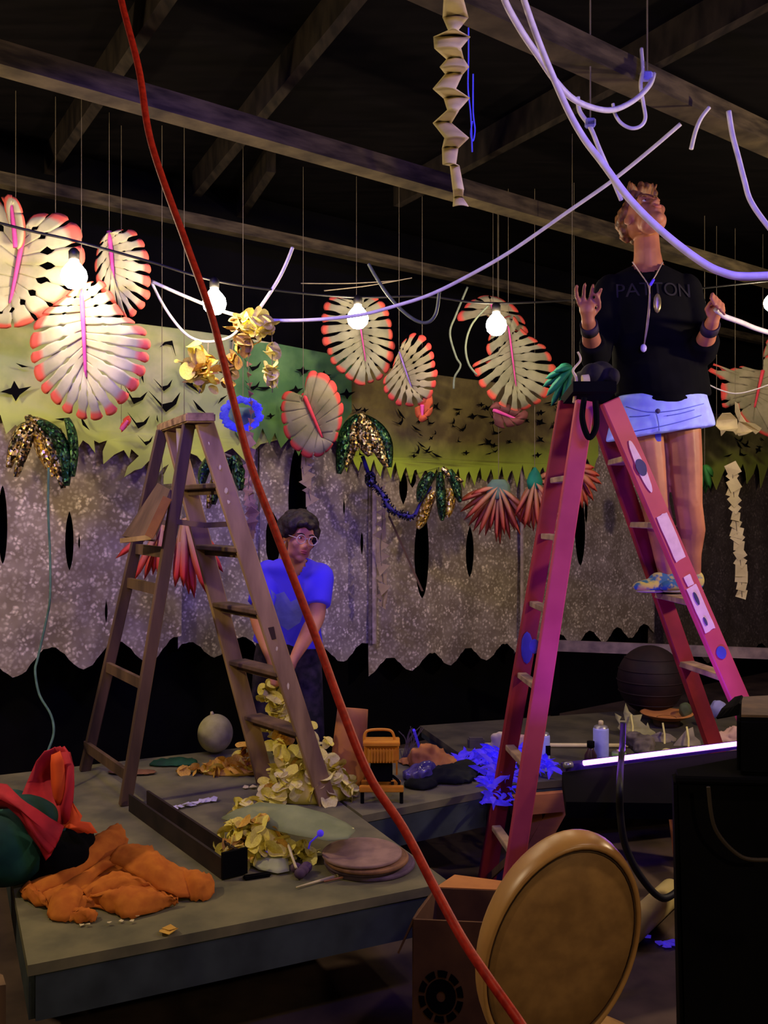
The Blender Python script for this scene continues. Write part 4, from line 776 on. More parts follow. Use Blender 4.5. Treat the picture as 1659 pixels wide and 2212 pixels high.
bm = B(); rows_sheet(bm, [(U(840+k*8-2, 1115+k*18, 5.75), U(840+k*8+3, 1115+k*18, 5.75), (0, 0, 0)) for k in range(10)], 2); obj('strip', bm, M_dwood, t, solid=.002)
bm = B(); tube(bm, [U(840, 1115, 5.75), U(840, 1096, 5.52)], .003); obj('tie', bm, M_thread, t)
# torn pale paper stars at right
for lab, outl, Y in (('pale beige torn paper star hanging under the right coral leaf', [(1588, 868), (1594, 872), (1600, 895), (1612, 912), (1630, 915), (1645, 925), (1640, 932), (1632, 938), (1626, 932), (1612, 938), (1596, 942), (1590, 935), (1596, 910), (1588, 890)], 6.2), ('pale curled paper scrap beside the shorts', [(1548, 908), (1560, 893), (1578, 892), (1592, 905), (1594, 925), (1590, 940), (1584, 932), (1568, 930), (1558, 942), (1556, 930), (1546, 920)], 6.15)):
    bm = B(); cx = sum(x for x, _ in outl)/len(outl); poly(bm, [U(x, y, Y+.004*abs(x-cx)) for x, y in outl]); t = thing('paper_star', lab, 'decoration', U(cx, 940, Y)); obj('paper', bm, M_cream, t, solid=.004)
    bm = B(); p = U(outl[0][0], outl[0][1], Y+.003*abs(outl[0][0]-cx)); cyl(bm, p, (p.x, p.y, 3.52), .0018, n=5); obj('hanging_thread', bm, M_thread, t)
# ------------------------------------------------------------------ cloth and things on the front deck
M_orc = mat('orange_cloth', lin((204, 118, 34)), lin((182, 96, 26)), rough=.85, scale=24)
t = thing('orange_cloth', 'rumpled heap of orange cloth on the front corner of the stage deck', 'cloth', D(260, 1960))
def drape(name, outline, cen, h, ang, fold, seed, lift=0, warp=.09):
    """rumpled cloth: rings from the outline to a centre, raised in warped, leaning folds that run along ANG"""
    P = smooth_path([D(x, y) for x, y in outline+outline[:1]], 9)[:-1]; c = D(*cen); n = len(P); b = B(); NR = 46; g = []
    ca, sa = math.cos(ang), math.sin(ang)
    for j in range(NR):
        r = 1-j/NR; row = []
        for k, q in enumerate(P):
            wob = 1+.05*noise.noise(Vector((q.x*22, q.y*22, seed))); p = c+(q-c)*r*wob; p.z = DECK
            e = min(1, (1-r)*(q-c).length/.05)**.6
            a_, b_ = p.x*ca+p.y*sa, -p.x*sa+p.y*ca
            wv = warp*noise.noise(Vector((a_*5, b_*6, seed)))+.035*noise.noise(Vector((a_*14, b_*14, seed+4)))
            t = (b_+wv)*fold+.8*noise.noise(Vector((a_*4, b_*3, seed+8))); f = t-math.floor(t); amp = .45+.8*max(0, noise.noise(Vector((a_*5, math.floor(t)*3.7, seed)))+.35)
            pr = (f/.72)**.8 if f < .72 else max(0, 1-((f-.72)/.28)**1.6)
            cr = 1-abs(noise.noise(Vector((a_*16, b_*22, seed+3))))*2.2
            dome = .30+.35*math.sin(PI*.5*min(1, (1-r)*1.4))
            z = .006+h*e*(dome+.62*pr*amp+.07*cr)+lift*e
            x = Vector((-sa, ca, 0))*(.03*(pr-.4)*amp*e); row.append(b.verts.new((p.x+x.x, p.y+x.y, DECK+max(.004, z))))
        g.append(row)
    for q, s_ in zip(g, g[1:]):
        for k in range(n): b.faces.new((q[k], q[(k+1) % n], s_[(k+1) % n], s_[k]))
    b.faces.new(g[-1]); bmesh.ops.smooth_vert(b, verts=b.verts, factor=.35, use_axis_x=True, use_axis_y=True, use_axis_z=True)
    return obj(name, b, M_orc, t_or, True, solid=.004)
t_or = t
drape('under_layer', [(75, 1945), (110, 1972), (150, 1982), (200, 1966), (250, 1972), (320, 1966), (380, 1946), (430, 1944), (455, 1928), (445, 1905), (400, 1890), (370, 1870), (320, 1858), (270, 1862), (210, 1882), (130, 1912), (80, 1928)], (285, 1915), .03, .35, 13, 3)
def fold_sheet(name, rows, bulge, wave=.008):
    b = B(); mul = 1/2.56
    rr = [(D(f[0]*mul, 1598+f[1]*mul, DECK+f[2]), D(n[0]*mul, 1598+n[1]*mul, DECK+n[2])) for f, n in rows]
    fa, ne = smooth_path([f for f, _ in rr], 5), smooth_path([n for _, n in rr], 5)
    rows_sheet(b, [(p, q, Vector((0, -.3, 1))*bulge*(.55+.45*math.sin(PI*i/(len(fa)-1)))) for i, (p, q) in enumerate(zip(fa, ne))], 10, wave)
    for v in b.verts: v.co += Vector((.2, .3, 1))*.006*(.5-2*abs(noise.noise(v.co*26))); v.co.z = max(v.co.z, DECK+.003)
    return obj(name, b, M_orc, t_or, True, solid=.004)
fold_sheet('back_roll', [((140, 795, .02), (205, 862, .02)), ((330, 735, .05), (335, 812, .03)), ((420, 645, .075), (455, 740, .05)), ((500, 560, .10), (600, 650, .07)), ((570, 505, .115), (690, 595, .085)), ((655, 465, .12), (708, 560, .10))], .03)
fold_sheet('middle_roll', [((220, 855, .02), (262, 915, .01)), ((350, 800, .04), (440, 850, .025)), ((470, 735, .055), (560, 735, .05)), ((600, 645, .075), (640, 700, .065))], .018)
fold_sheet('smooth_lobe', [((690, 575, .10), (600, 672, .075)), ((770, 573, .105), (690, 715, .065)), ((840, 588, .10), (780, 772, .05)), ((920, 668, .085), (880, 828, .035)), ((1000, 703, .055), (1000, 872, .016)), ((1042, 745, .035), (1048, 872, .012))], .022, .004)
fold_sheet('right_tuck', [((1000, 712, .045), (1000, 838, .012)), ((1080, 728, .05), (1060, 884, .006)), ((1150, 750, .04), (1125, 888, .005)), ((1186, 792, .015), (1182, 858, .005))], .028, .014)
fold_sheet('dark_fold', [((455, 830, .045), (480, 890, .02)), ((560, 765, .06), (560, 862, .03)), ((660, 735, .065), (700, 832, .035)), ((780, 788, .045), (860, 842, .025)), ((900, 850, .02), (965, 906, .008))], .014, .012)
fold_sheet('almond_fold', [((498, 885, .02), (502, 902, .01)), ((600, 840, .04), (620, 955, .006)), ((720, 815, .045), (690, 988, .005)), ((850, 828, .035), (800, 972, .005)), ((920, 878, .02), (900, 932, .006)), ((986, 905, .008), (975, 914, .006))], .03, .012)
fold_sheet('front_flap', [((298, 850, .04), (262, 965, .006)), ((370, 818, .05), (285, 995, .005)), ((440, 812, .05), (380, 1002, .006)), ((466, 850, .035), (425, 960, .015))], .022, .008)
fold_sheet('tail_fold', [((388, 930, .02), (380, 1002, .005)), ((450, 935, .028), (450, 1008, .005)), ((505, 945, .02), (512, 1006, .005)), ((542, 968, .008), (532, 996, .005))], .014, .01)
fold_sheet('corner_fold', [((116, 825, .015), (126, 875, .005)), ((152, 790, .03), (200, 915, .006)), ((222, 850, .025), (272, 935, .008))], .018, .012)
# red, orange and teal fabric blossom
M_crim = mat('crimson_cloth', lin((190, 36, 52)), lin((160, 26, 44)), rough=.75, scale=14); M_flame = mat('flame_orange_cloth', lin((236, 92, 34)), lin((222, 76, 30)), rough=.75, scale=14)
M_tealc = mat('dark_teal_cloth', lin((28, 86, 78)), lin((14, 56, 58)), rough=.8, scale=10)
t = thing('fabric_blossom', 'large crimson and flame-orange fabric blossom on dark teal cloth at left edge', 'flower', D(90, 1870))
bm = B()
for p, r in ((U(55, 1800, 3.05), (.14, .12, .13)), (U(10, 1830, 3.0), (.14, .12, .13)), (U(75, 1850, 3.02), (.10, .08, .08)), (U(20, 1770, 3.1), (.1, .1, .1))): ell(bm, p, r, sub=3)
for v in bm.verts: v.co += Vector((1, -.4, .5))*.05*noise.noise(v.co*5); v.co.z = max(v.co.z, DECK+.004)
obj('teal_wrap', remeshed(bm, .012, 3), M_tealc, t, True)
rows_sheet(b := B(), [(U(96, 1623, 3.15), U(140, 1618, 3.08), (0, .05, 0)), (U(78, 1645, 3.16), U(156, 1640, 3.02), (0, .08, 0)), (U(58, 1690, 3.14), U(160, 1690, 3.0), (0, .11, 0)), (U(44, 1725, 3.08), U(157, 1730, 2.98), (0, .11, 0)), (U(70, 1755, 3.04), U(146, 1762, 2.97), (0, .07, 0)), (U(110, 1785, 3.0), U(138, 1790, 2.97), (0, .02, 0))], 14, .012); obj('hood_petal', b, M_crim, t, True, solid=.004)
rows_sheet(b := B(), [(U(112, 1630, 3.0), U(130, 1622, 2.98), (0, -.01, 0)), (U(110, 1650, 3.0), U(138, 1645, 2.97), (0, -.02, 0)), (U(111, 1690, 2.98), U(142, 1690, 2.96), (0, -.02, 0)), (U(116, 1720, 2.97), U(138, 1722, 2.95), (0, -.02, 0)), (U(124, 1740, 2.96), U(130, 1738, 2.95), (0, 0, 0))], 8); obj('orange_lining', b, M_flame, t, True, solid=.004)
rows_sheet(b := B(), [(U(-20, 1690, 3.0), U(-16, 1745, 2.98), (0, -.03, .01)), (U(14, 1697, 2.98), U(20, 1748, 2.95), (0, -.04, .01)), (U(45, 1728, 2.94), U(48, 1762, 2.92), (0, -.03, .01)), (U(80, 1745, 2.92), U(64, 1798, 2.9), (0, -.03, .01)), (U(110, 1765, 2.92), U(84, 1830, 2.88), (0, -.03, 0)), (U(136, 1790, 2.92), U(100, 1856, 2.87), (0, -.02, 0)), (U(128, 1812, 2.9), U(108, 1848, 2.88), (0, 0, 0))], 12, .018); obj('front_petal', b, M_crim, t, True, solid=.004)
rows_sheet(b := B(), [(U(146, 1726, 3.02), U(158, 1732, 3.0), (0, 0, 0)), (U(140, 1760, 2.98), U(178, 1762, 2.97), (0, -.02, 0)), (U(138, 1785, 2.95), U(172, 1778, 2.95), (0, -.02, 0)), (U(160, 1790, 2.95), U(196, 1776, 2.96), (0, -.02, 0)), (U(170, 1798, 2.94), U(210, 1800, 2.95), (0, 0, 0))], 8, .012); obj('orange_petal', b, M_flame, t, True, solid=.004)
rows_sheet(b := B(), [(U(130, 1625, 3.06), U(152, 1625, 3.02), (0, 0, 0)), (U(140, 1650, 3.0), U(160, 1655, 2.98), (0, -.02, 0)), (U(140, 1700, 2.97), U(160, 1700, 2.96), (0, -.02, 0)), (U(130, 1740, 2.95), U(154, 1742, 2.95), (0, -.02, 0)), (U(134, 1780, 2.94), U(148, 1780, 2.95), (0, 0, 0))], 6); obj('side_petal', b, M_crim, t, True, solid=.004)
t = thing('dark_bag', 'small black cloth bundle between the blossom and orange cloth', 'cloth', D(150, 1880))
bm = B()
for p, r in ((U(135, 1850, 2.98), (.08, .07, .08)), (U(165, 1820, 3.06), (.06, .06, .07)), (U(95, 1880, 2.97), (.05, .04, .04))): ell(bm, p, r, sub=3)
for v in bm.verts: v.co += Vector((.4, -.4, .5))*.04*noise.noise(v.co*9); v.co.z = max(v.co.z, DECK+.003)
obj('bundle', remeshed(bm, .01, 2), M_black, t, True)
def scatter(name, label, cat, pts, m, sz, z=DECK):
    t = thing(name, label, cat, D(*pts[0], z))
    for k, (x, y) in enumerate(pts):
        c = D(x, y, z)+Vector((0, 0, .004+.002*(k % 3))); bm = B(); a = R.uniform(0, 3); q = [c+Vector((math.cos(a+u)*sz*R.uniform(.6, 1.2), math.sin(a+u)*sz*R.uniform(.6, 1.2), R.uniform(0, .5)*sz)) for u in (0, 1.3, 2.6, 3.9, 5.1)]
        poly(bm, q); obj('scrap', bm, m, t, solid=.0015)
    return t
scatter('paper_scraps', 'string of white paper scraps lying on the deck right of the ladder foot', 'scrap', [(337, 1762), (350, 1757), (362, 1754), (375, 1751), (388, 1747), (400, 1744), (412, 1742), (424, 1739), (436, 1736), (448, 1734), (460, 1732)], mat('bright_white_paper', lin((216, 210, 226)), lin((190, 184, 206))), .022)
scatter('petal_scrap', 'lone ochre petal lying near the deck front edge', 'scrap', [(362, 2018), (370, 2014)], M_amb, .026)
scatter('paper_crumbs', 'pale crumbs in front of the orange cloth', 'scrap', [(176, 2001), (190, 2002), (236, 1999), (262, 1994), (284, 1995), (296, 1984)], M_cream, .008)
scatter('cream_petals', 'two small cream petals beside the dark ladder foot', 'scrap', [(532, 1704), (547, 1704)], M_cream, .018)
# translucent leaf and pale leaf
M_vel = mat('vellum_leaf', lin((160, 170, 122)), lin((134, 146, 104)), rough=.6, scale=10, alpha=.62)
t = thing('vellum_leaf', 'large pale translucent green leaf lying over the yellow petals', 'leaf', D(630, 1800))
b = B(); rows_sheet(b, [(U(478, 1768, 3.35), U(486, 1762, 3.37), (0, 0, 0)), (U(505, 1776, 3.28), U(510, 1748, 3.42), (0, 0, .015)), (U(560, 1784, 3.22), U(560, 1742, 3.45), (0, 0, .04)), (U(640, 1806, 3.12), U(640, 1748, 3.43), (0, 0, .05)), (U(710, 1816, 3.06), U(700, 1758, 3.38), (0, 0, .035)), (U(752, 1812, 3.06), U(745, 1775, 3.3), (0, 0, .015)), (U(768, 1794, 3.16), U(764, 1788, 3.2), (0, 0, 0))], 10, .008); obj('leaf_blade', b, M_vel, t, True, solid=.002)
b = B(); tube(b, smooth_path([U(484, 1766, 3.36), U(560, 1758, 3.34), U(640, 1768, 3.28), U(764, 1791, 3.18)]), .004, 6); obj('leaf_vein', b, M_pal, t, True)
t = thing('pale_leaf', 'pale curled leaf with violet midrib at the front of the yellow cluster', 'leaf', D(585, 1885))
b = B(); rows_sheet(b, [(D(538, 1872)+Vector((0, 0, .01)), D(542, 1862)+Vector((0, 0, .02)), (0, 0, 0)), (D(560, 1884)+Vector((0, 0, .008)), D(556, 1852)+Vector((0, 0, .02)), (0, 0, .018)), (D(600, 1892)+Vector((0, 0, .008)), D(595, 1850)+Vector((0, 0, .02)), (0, 0, .022)), (D(625, 1888)+Vector((0, 0, .01)), D(618, 1856)+Vector((0, 0, .02)), (0, 0, .01))], 8); obj('leaf_blade', b, mat('pale_green_leaf', lin((192, 196, 150)), lin((168, 172, 124))), t, True, solid=.002)
b = B(); tube(b, [D(540, 1868)+Vector((0, 0, .03)), D(580, 1868)+Vector((0, 0, .045)), D(615, 1858)+Vector((0, 0, .045))], .004, 6); obj('midrib', b, M_vio, t, True)
t = thing('purple_bud', 'small purple fabric bud with tan stem in front of the yellow cluster', 'decoration', D(648, 1905))
b = B()
for x, y in ((640, 1888), (655, 1893), (648, 1900), (662, 1886)): ell(b, D(x, y)+Vector((0, 0, .02)), (.02, .018, .018), sub=2)
obj('bud', b, mat('dusty_purple_cloth', lin((96, 72, 96)), lin((70, 52, 74))), t, True)
b = B(); tube(b, smooth_path([D(640, 1895)+Vector((0, 0, .03)), D(630, 1880)+Vector((0, 0, .05)), D(622, 1860)+Vector((0, 0, .06))]), .005, 6); obj('stem', b, M_cream, t, True)
b = B(); ell(b, U(692, 1800, 3.05), .012, sub=2); tube(b, [U(692, 1800, 3.05), U(670, 1820, 3.05), D(665, 1838)], .003, 6); tag(obj('violet_bead', b, M_vio, None, True), 'tiny violet bead on a wire standing beside the pale translucent leaf', 'bead')
# wooden discs
def wdisc(label, px, py, r, z, m, th=.012, dx=0):
    c = D(px, py, z); c = Vector((c.x, c.y, z)); b = B(); disc(b, (c.x+dx, c.y, 0), r, z, z+th, 48, .003); o = obj('board_body', b, m, None, True)
    t = thing('round_board', label, 'board', (c.x+dx, c.y, z), 'stack of round boards'); me = o.data; ol = o.location.copy(); o.parent = t; o.location = ol-t.location
    b = B(); lathe(b, (c.x+dx, c.y, z+th), [(r*.93, -.001), (r*.945, .0015), (r*.96, -.001)], 48); obj('rim_line', b, m, t, True)
M_rb1 = mat('pinkish_board', lin((160, 128, 112)), lin((134, 106, 96)), scale=20); M_rb2 = mat('brown_board', lin((150, 108, 70)), lin((110, 78, 56)), scale=20); M_rb3 = mat('dark_purplish_board', lin((104, 84, 96)), lin((74, 58, 70)), scale=20)
wdisc('lowest purplish round board of the stack on the deck corner', 800, 1868, .152, DECK+.001, M_rb3, .014); wdisc('second round board from the bottom of the stack', 788, 1862, .138, DECK+.016, M_rb3, .012); wdisc('brown round board second from the top of the stack', 792, 1856, .142, DECK+.029, M_rb2, .013); wdisc('topmost pinkish round board of the stack', 782, 1846, .135, DECK+.045, M_rb1, .012)
for lab, a, b_, m in (('long pale wooden skewer in front of the round boards', (640, 1921), (728, 1896), M_cream), ('reddish wooden stick beside the skewer in front of the round boards', (700, 1908), (812, 1884), mat('reddish_stick', lin((176, 116, 90)), lin((150, 96, 74))))):
    p, q = D(*a)+Vector((0, 0, .006)), D(*b_)+Vector((0, 0, .006)); t = thing('wooden_stick', lab, 'stick', (p+q)/2); b = B(); cyl(b, p, q, .0025, .006, 8); obj('shaft', b, m, t, True); b = B(); ell(b, q, .0065, sub=2); obj('end', b, m, t, True)
p = D(555, 1896); b = B(); box(b, (p.x, p.y, DECK+.006), .09, .03, .01, .4); bmesh.ops.bevel(b, geom=b.edges[:], offset=.004, segments=2, affect='EDGES'); tag(obj('dark_clip', b, M_black), 'small flat black clip lying on the deck near the pale leaf', 'clip')
# ------------------------------------------------------------------ second deck
M_kraft = mat('kraft_paper', lin((206, 138, 70)), lin((176, 112, 58)), rough=.8, scale=7)
t = thing('paper_roll', 'tall brown kraft paper roll leaning behind the yellow petal heap', 'paper roll', D(755, 1700))
b = B(); p0, p1 = D(748, 1700), U(762, 1530, 4.1)
n = 20
ax = (p1-p0).normalized(); uu = Vector((1, 0, 0)); uu = (uu-ax*uu.dot(ax)).normalized(); vv = ax.cross(uu); prev = None
for j in range(7):
    c = p0.lerp(p1, j/6); r = .08-.014*j/6; row = [b.verts.new(c+uu*r*math.cos(2*PI*1.08*k/n)*(1+.02*k/n)+vv*r*.8*math.sin(2*PI*1.08*k/n)*(1+.1*k/n)) for k in range(n+1)]
    if prev:
        for k in range(n): b.faces.new((prev[k], prev[k+1], row[k+1], row[k]))
    prev = row
obj('paper_wrap', b, M_kraft, t, True, solid=.003)
M_wl = mat('work_light_yellow', lin((222, 150, 40)), lin((200, 128, 34)), rough=.5, scale=14)
t = thing('work_light', 'yellow halogen work light with wire guard on a black stand', 'lamp', D(820, 1712))
Yw = 3.86
def bx(name, x0, y0, x1, y1, Ya, Yb, m, bev=.006):
    a, c = U(x0, y1, Ya), U(x1, y0, Ya); b = B(); box(b, ((a.x+c.x)/2, (Ya+Yb)/2, (a.z+c.z)/2), abs(c.x-a.x), abs(Yb-Ya), abs(c.z-a.z)); bmesh.ops.bevel(b, geom=b.edges[:], offset=bev, segments=2, affect='EDGES'); return obj(name, b, m, t)
bx('lamp_housing', 786, 1612, 862, 1650, Yw, Yw+.09, M_wl, .012); bx('top_lip', 784, 1605, 864, 1613, Yw-.01, Yw+.095, M_wl, .003)
bx('lamp_glass', 793, 1620, 850, 1646, Yw-.004, Yw+.004, mat('amber_glass', lin((236, 172, 60)), lin((214, 148, 46)), rough=.2, scale=6), .001)
for k in range(9):
    x = 796+k*6.5; b = B(); cyl(b, U(x, 1617, Yw-.012), U(x, 1648, Yw-.012), .0022, n=6); obj('guard_wire', b, M_wl, t)
for x in (791, 857): b = B(); beam(b, U(x, 1606, Yw+.03), U(x, 1672, Yw+.03), .03, .008, (1, 0, 0)); obj('side_bracket', b, M_wl, t)
b = B(); tube(b, smooth_path([U(787, 1608, Yw+.05), U(788, 1586, Yw+.05), U(800, 1577, Yw+.05), U(840, 1577, Yw+.05), U(851, 1590, Yw+.05), U(852, 1608, Yw+.05)]), .006); obj('handle', b, M_wl, t, True)
bx('junction_box', 800, 1652, 848, 1690, Yw+.01, Yw+.07, M_black); b = B(); tube(b, smooth_path([U(848, 1676, Yw+.03), U(862, 1690, Yw), U(858, 1705, Yw)]), .006); obj('power_lead', b, M_black, t, True)
bx('base_bar', 776, 1700, 872, 1712, Yw-.06, Yw-.03, M_wl, .003); bx('base_bar', 780, 1688, 866, 1697, Yw+.12, Yw+.15, M_wl, .003)
for x in (800, 848): b = B(); beam(b, U(x, 1690, Yw+.14), U(x, 1706, Yw-.045), .012, .012, (1, 0, 0)); obj('base_strut', b, M_black, t)
for x in (784, 866): b = B(); c = D(x, 1716); cyl(b, (c.x, Yw-.045, DECK), (c.x, Yw-.045, U(0, 1708, Yw-.045).z), .008, n=10); obj('rubber_foot', b, M_black, t)
# crumpled items right of it
def lump(name, label, cat, ells, m, amp=.03, vox=.01, part='body', seed=0, z=DECK, fr=9):
    t = thing(name, label, cat, Vector((ells[0][0].x, ells[0][0].y, z))); b = B()
    for p, r in ells: ell(b, p, r, sub=3)
    for v in b.verts: v.co += Vector((noise.noise(v.co*fr+Vector((seed, 0, 0))), noise.noise(v.co*fr+Vector((0, seed+7, 0))), .6*noise.noise(v.co*fr+Vector((0, 3, seed)))))*amp; v.co.z = max(v.co.z, z+.003)
    b = remeshed(b, vox, 1)
    for v in b.verts:
        n_ = noise.noise(v.co*22+Vector((seed, 1, 2))); v.co += v.normal*amp*.55*(.4-abs(n_)*1.8); v.co.z = max(v.co.z, z+.002)
    obj(part, b, m, t, 'paper' not in part); return t
lump('brown_paper_bag', 'crumpled brown paper bag lying behind the clear plastic bag', 'bag', [(U(925, 1645, 4.35), (.10, .06, .08)), (U(960, 1660, 4.3), (.06, .05, .07)), (U(890, 1655, 4.4), (.06, .05, .05))], M_kraft, .03, .012, 'crumpled_paper', 2)
lump('plastic_bag', 'small crumpled clear plastic bag with violet sheen on the second deck', 'bag', [(U(910, 1668, 4.15), (.07, .05, .05)), (U(935, 1678, 4.15), (.05, .04, .03))], mat('clear_plastic', lin((110, 100, 150)), lin((70, 60, 110)), rough=.15, spec=.8, scale=18, bump=.4), .03, .009, 'crumpled_film', 4)
lump('dark_cloth', 'black cloth draped along the edge of the second deck', 'cloth', [(D(960, 1690)+Vector((0, .05, 0)), (.16, .10, .06)), (D(1020, 1688)+Vector((-.02, .12, 0)), (.09, .08, .06)), (D(905, 1712)+Vector((0, .08, 0)), (.08, .05, .04))], mat('black_cloth', lin((26, 30, 28)), lin((16, 18, 18)), rough=.9), .03, .012, 'folds', 5)
lump('green_cloth', 'dim green cloth lying at the back edge of the left deck', 'cloth', [(D(350, 1652)+Vector((.06, .0, 0)), (.13, .06, .03)), (D(385, 1650), (.06, .05, .025))], mat('deep_green_cloth', lin((20, 78, 48)), lin((12, 50, 34))), .02, .012, 'folds', 6)
lump('tan_cloth', 'flat tan cloth on the left deck behind the ladder feet', 'cloth', [(D(310, 1672), (.14, .06, .012)), (D(220, 1672)+Vector((.05, 0, 0)), (.12, .05, .012))], mat('dull_tan_cloth', lin((140, 96, 66)), lin((112, 78, 56))), .012, .01, 'folds', 7)
t = thing('dry_grass', 'dry grass stalks with a violet straw behind the plastic bag', 'plant', D(885, 1640)); r8 = random.Random(8)
for k in range(16): b = B(); p = D(878+r8.uniform(-10, 10), 1640); q = U(878+r8.uniform(-24, 40), r8.uniform(1565, 1620), p.y); tube(b, smooth_path([p, p.lerp(q, .5)+Vector((r8.uniform(-.02, .02), 0, .02)), q]), .0022, 5); obj('stalk', b, M_thread, t)
b = B(); cyl(b, U(894, 1577, 4.35), D(908, 1622), .007, n=8); obj('violet_straw', b, M_vio, t)
# balloon
t = thing('balloon', 'pale round paper balloon at the back edge of the left deck', 'balloon', D(465, 1626)); c = U(465, 1584, 4.6)
b = B(); ell(b, c, (.087, .087, .095), sub=4); obj('balloon_skin', b, mat('pale_olive_balloon', lin((186, 180, 134)), lin((164, 158, 112)), rough=.6, scale=20), t, True)
b = B(); cyl(b, c+Vector((-.015, 0, .09)), c+Vector((-.018, 0, .108)), .012, .006, 10); obj('knot', b, M_cream, t, True)
# violet fringe boa over the edge
t = thing('violet_fringe', 'vivid violet paper fringe heaped beside and spilling past the pink ladder', 'decoration', D(1080, 1690))
b = B(); rows_sheet(b, [((-.006, 0, 0), (.006, 0, 0), (0, 0, .003)), ((-.010, .02, .006), (.010, .02, .006), (0, 0, .004)), ((-.009, .045, .004), (.009, .045, .004), (0, 0, .004)), ((-.001, .065, -.006), (.001, .065, -.006), (0, 0, 0))], 3); FS = mesh_of('strip', b, M_vio)
def strips(gen, n):
    for _ in range(n): share('strip', FS, None, t, gen(), (R.uniform(-.9, 1.2), R.uniform(-1, 1), R.uniform(0, 6.3)), R.uniform(.8, 1.5))
def fr(path, sp):
    pp = smooth_path([Vector(p) for p in path], 10)
    def g(): p = R.choice(pp); return p+Vector((R.gauss(0, sp), R.gauss(0, sp*.7), abs(R.gauss(0, sp*.7))))
    return g
b = B(); tube(b, smooth_path([U(985, 1655, 4.7), U(1030, 1650, 4.6), U(1075, 1665, 4.4), U(1085, 1690, 4.05), U(1078, 1735, 3.98)]), .03); obj('fringe_core', b, M_vio, t, True)
strips(fr([U(985, 1655, 4.55), U(1020, 1650, 4.5), U(1060, 1650, 4.4), U(1088, 1665, 4.25)], .04), 130); strips(fr([U(1060, 1672, 4.2), U(1078, 1695, 4.03), U(1074, 1715, 3.97), U(1070, 1740, 3.95)], .022), 80); strips(fr([U(1080, 1650, 4.4), U(1105, 1640, 4.4), U(1090, 1690, 4.0)], .03), 50); strips(fr([U(1150, 1664, 4.2), U(1188, 1656, 4.2)], .012), 34)
# spray cans, jars
def can(label, px, pyb, z, r, h, m, mcap, cap=True, g=None, Y=None):
    c = D(px, pyb, z) if Y is None else Vector(((px-CX)/F*Y, Y, z)); t = thing('spray_can', label, 'can', c, g); b = B(); lathe(b, c, [(0, 0), (r*.96, 0), (r, .004), (r, h*.8), (r*.93, h*.83), (0, h*.83)], 24); obj('can_body', b, m, t, True)
    b = B(); lathe(b, c, [(r*.93, h*.83), (r*.85, h*.87), (r*.5, h*.895), (0, h*.895)], 24); obj('shoulder', b, mat('tin', lin((170, 168, 172)), rough=.35, metal=.6), t, True)
    b = B(); lathe(b, c, [(0, h*.89), (r*.32, h*.89), (r*.32, h*.985), (r*.2, h), (0, h)], 14); obj('nozzle', b, mcap, t, True)
    return t, c
M_cblue = mat('pale_blue_can', (.42, .46, .95), (.34, .38, .85), rough=.5, scale=30)
t, c = can('pale blue spray can standing behind the glowing tube', 1298, 1655, DECK, .037, .205, M_cblue, M_cream, Y=4.42)
t, c = can('blue spray can with dark label half hidden by the pink ladder rail', 1172, 1660, DECK, .034, .20, M_cblue, mat('blue_nozzle', (.1, .1, .6)), Y=4.3)
b = B(); box(b, c+Vector((.02, -.032, .1)), .022, .004, .045); obj('dark_label', b, M_black, t)
t, c = can('lime green small jar left of the grey paper lump', 1337, 1655, DECK, .034, .07, mat('lime_jar', lin((150, 190, 110)), lin((120, 160, 90))), M_cream, Y=4.4); t['category'] = 'jar'; t.name = 'green_jar'
t = thing('brown_bottle', 'small dark brown bottle left of the pale blue spray can', 'bottle', Vector(((1276-CX)/F*4.38, 4.38, DECK))); c = t.location.copy()
b = B(); lathe(b, c, [(0, 0), (.03, 0), (.03, .05), (.016, .075), (.014, .09), (0, .09)], 18); obj('bottle_body', b, mat('brown_glass', lin((80, 50, 50)), lin((52, 32, 36)), rough=.3), t, True)
b = B(); lathe(b, c, [(0, .088), (.018, .088), (.018, .115), (0, .115)], 18); obj('bottle_cap', b, M_black, t, True)
t = thing('white_stick', 'long thin white stick lying across the far deck', 'stick', U(1200, 1614, 4.72)); b = B(); cyl(b, D(1040, 1614)+Vector((0, 0, .012)), D(1380, 1616)+Vector((0, 0, .012)), .011, n=10); obj('shaft', b, M_cream, t, True); b = B(); a = D(1028, 1614)+Vector((0, 0, .02)); box(b, a, .085, .05, .06); bmesh.ops.bevel(b, geom=b.edges[:], offset=.008, segments=2, affect='EDGES'); obj('grey_block', b, mat('grey_block', lin((96, 88, 84)), lin((76, 70, 68))), t)
t = thing('cream_glove', 'cream rubber glove with upright fingers left of the pink rail', 'glove', D(1080, 1640)); b = B()
for x0, y0, x1, y1, r in ((1080, 1635, 1068, 1592, .02), (1084, 1635, 1080, 1588, .02), (1090, 1635, 1092, 1588, .02), (1080, 1640, 1062, 1612, .018)): caps(b, [(U(x0, y0, 4.55), r*1.2), (U(x1, y1, 4.55), r)])
ell(b, U(1082, 1632, 4.55), (.045, .03, .03)); obj('glove_skin', remeshed(b, .007, 3), M_cream, t, True)
t = thing('cream_tube', 'short cream paper tube between the pink ladder rails', 'tube', D(1126, 1640)); b = B(); lathe(b, Vector(((1126-CX)/F*4.5, 4.5, DECK)), [(.028, 0), (.03, .004), (.03, .112), (.026, .112), (.026, .004)], 18); obj('tube_wall', b, mat('pinkish_cream', lin((206, 170, 150)), lin((186, 150, 132))), t, True)
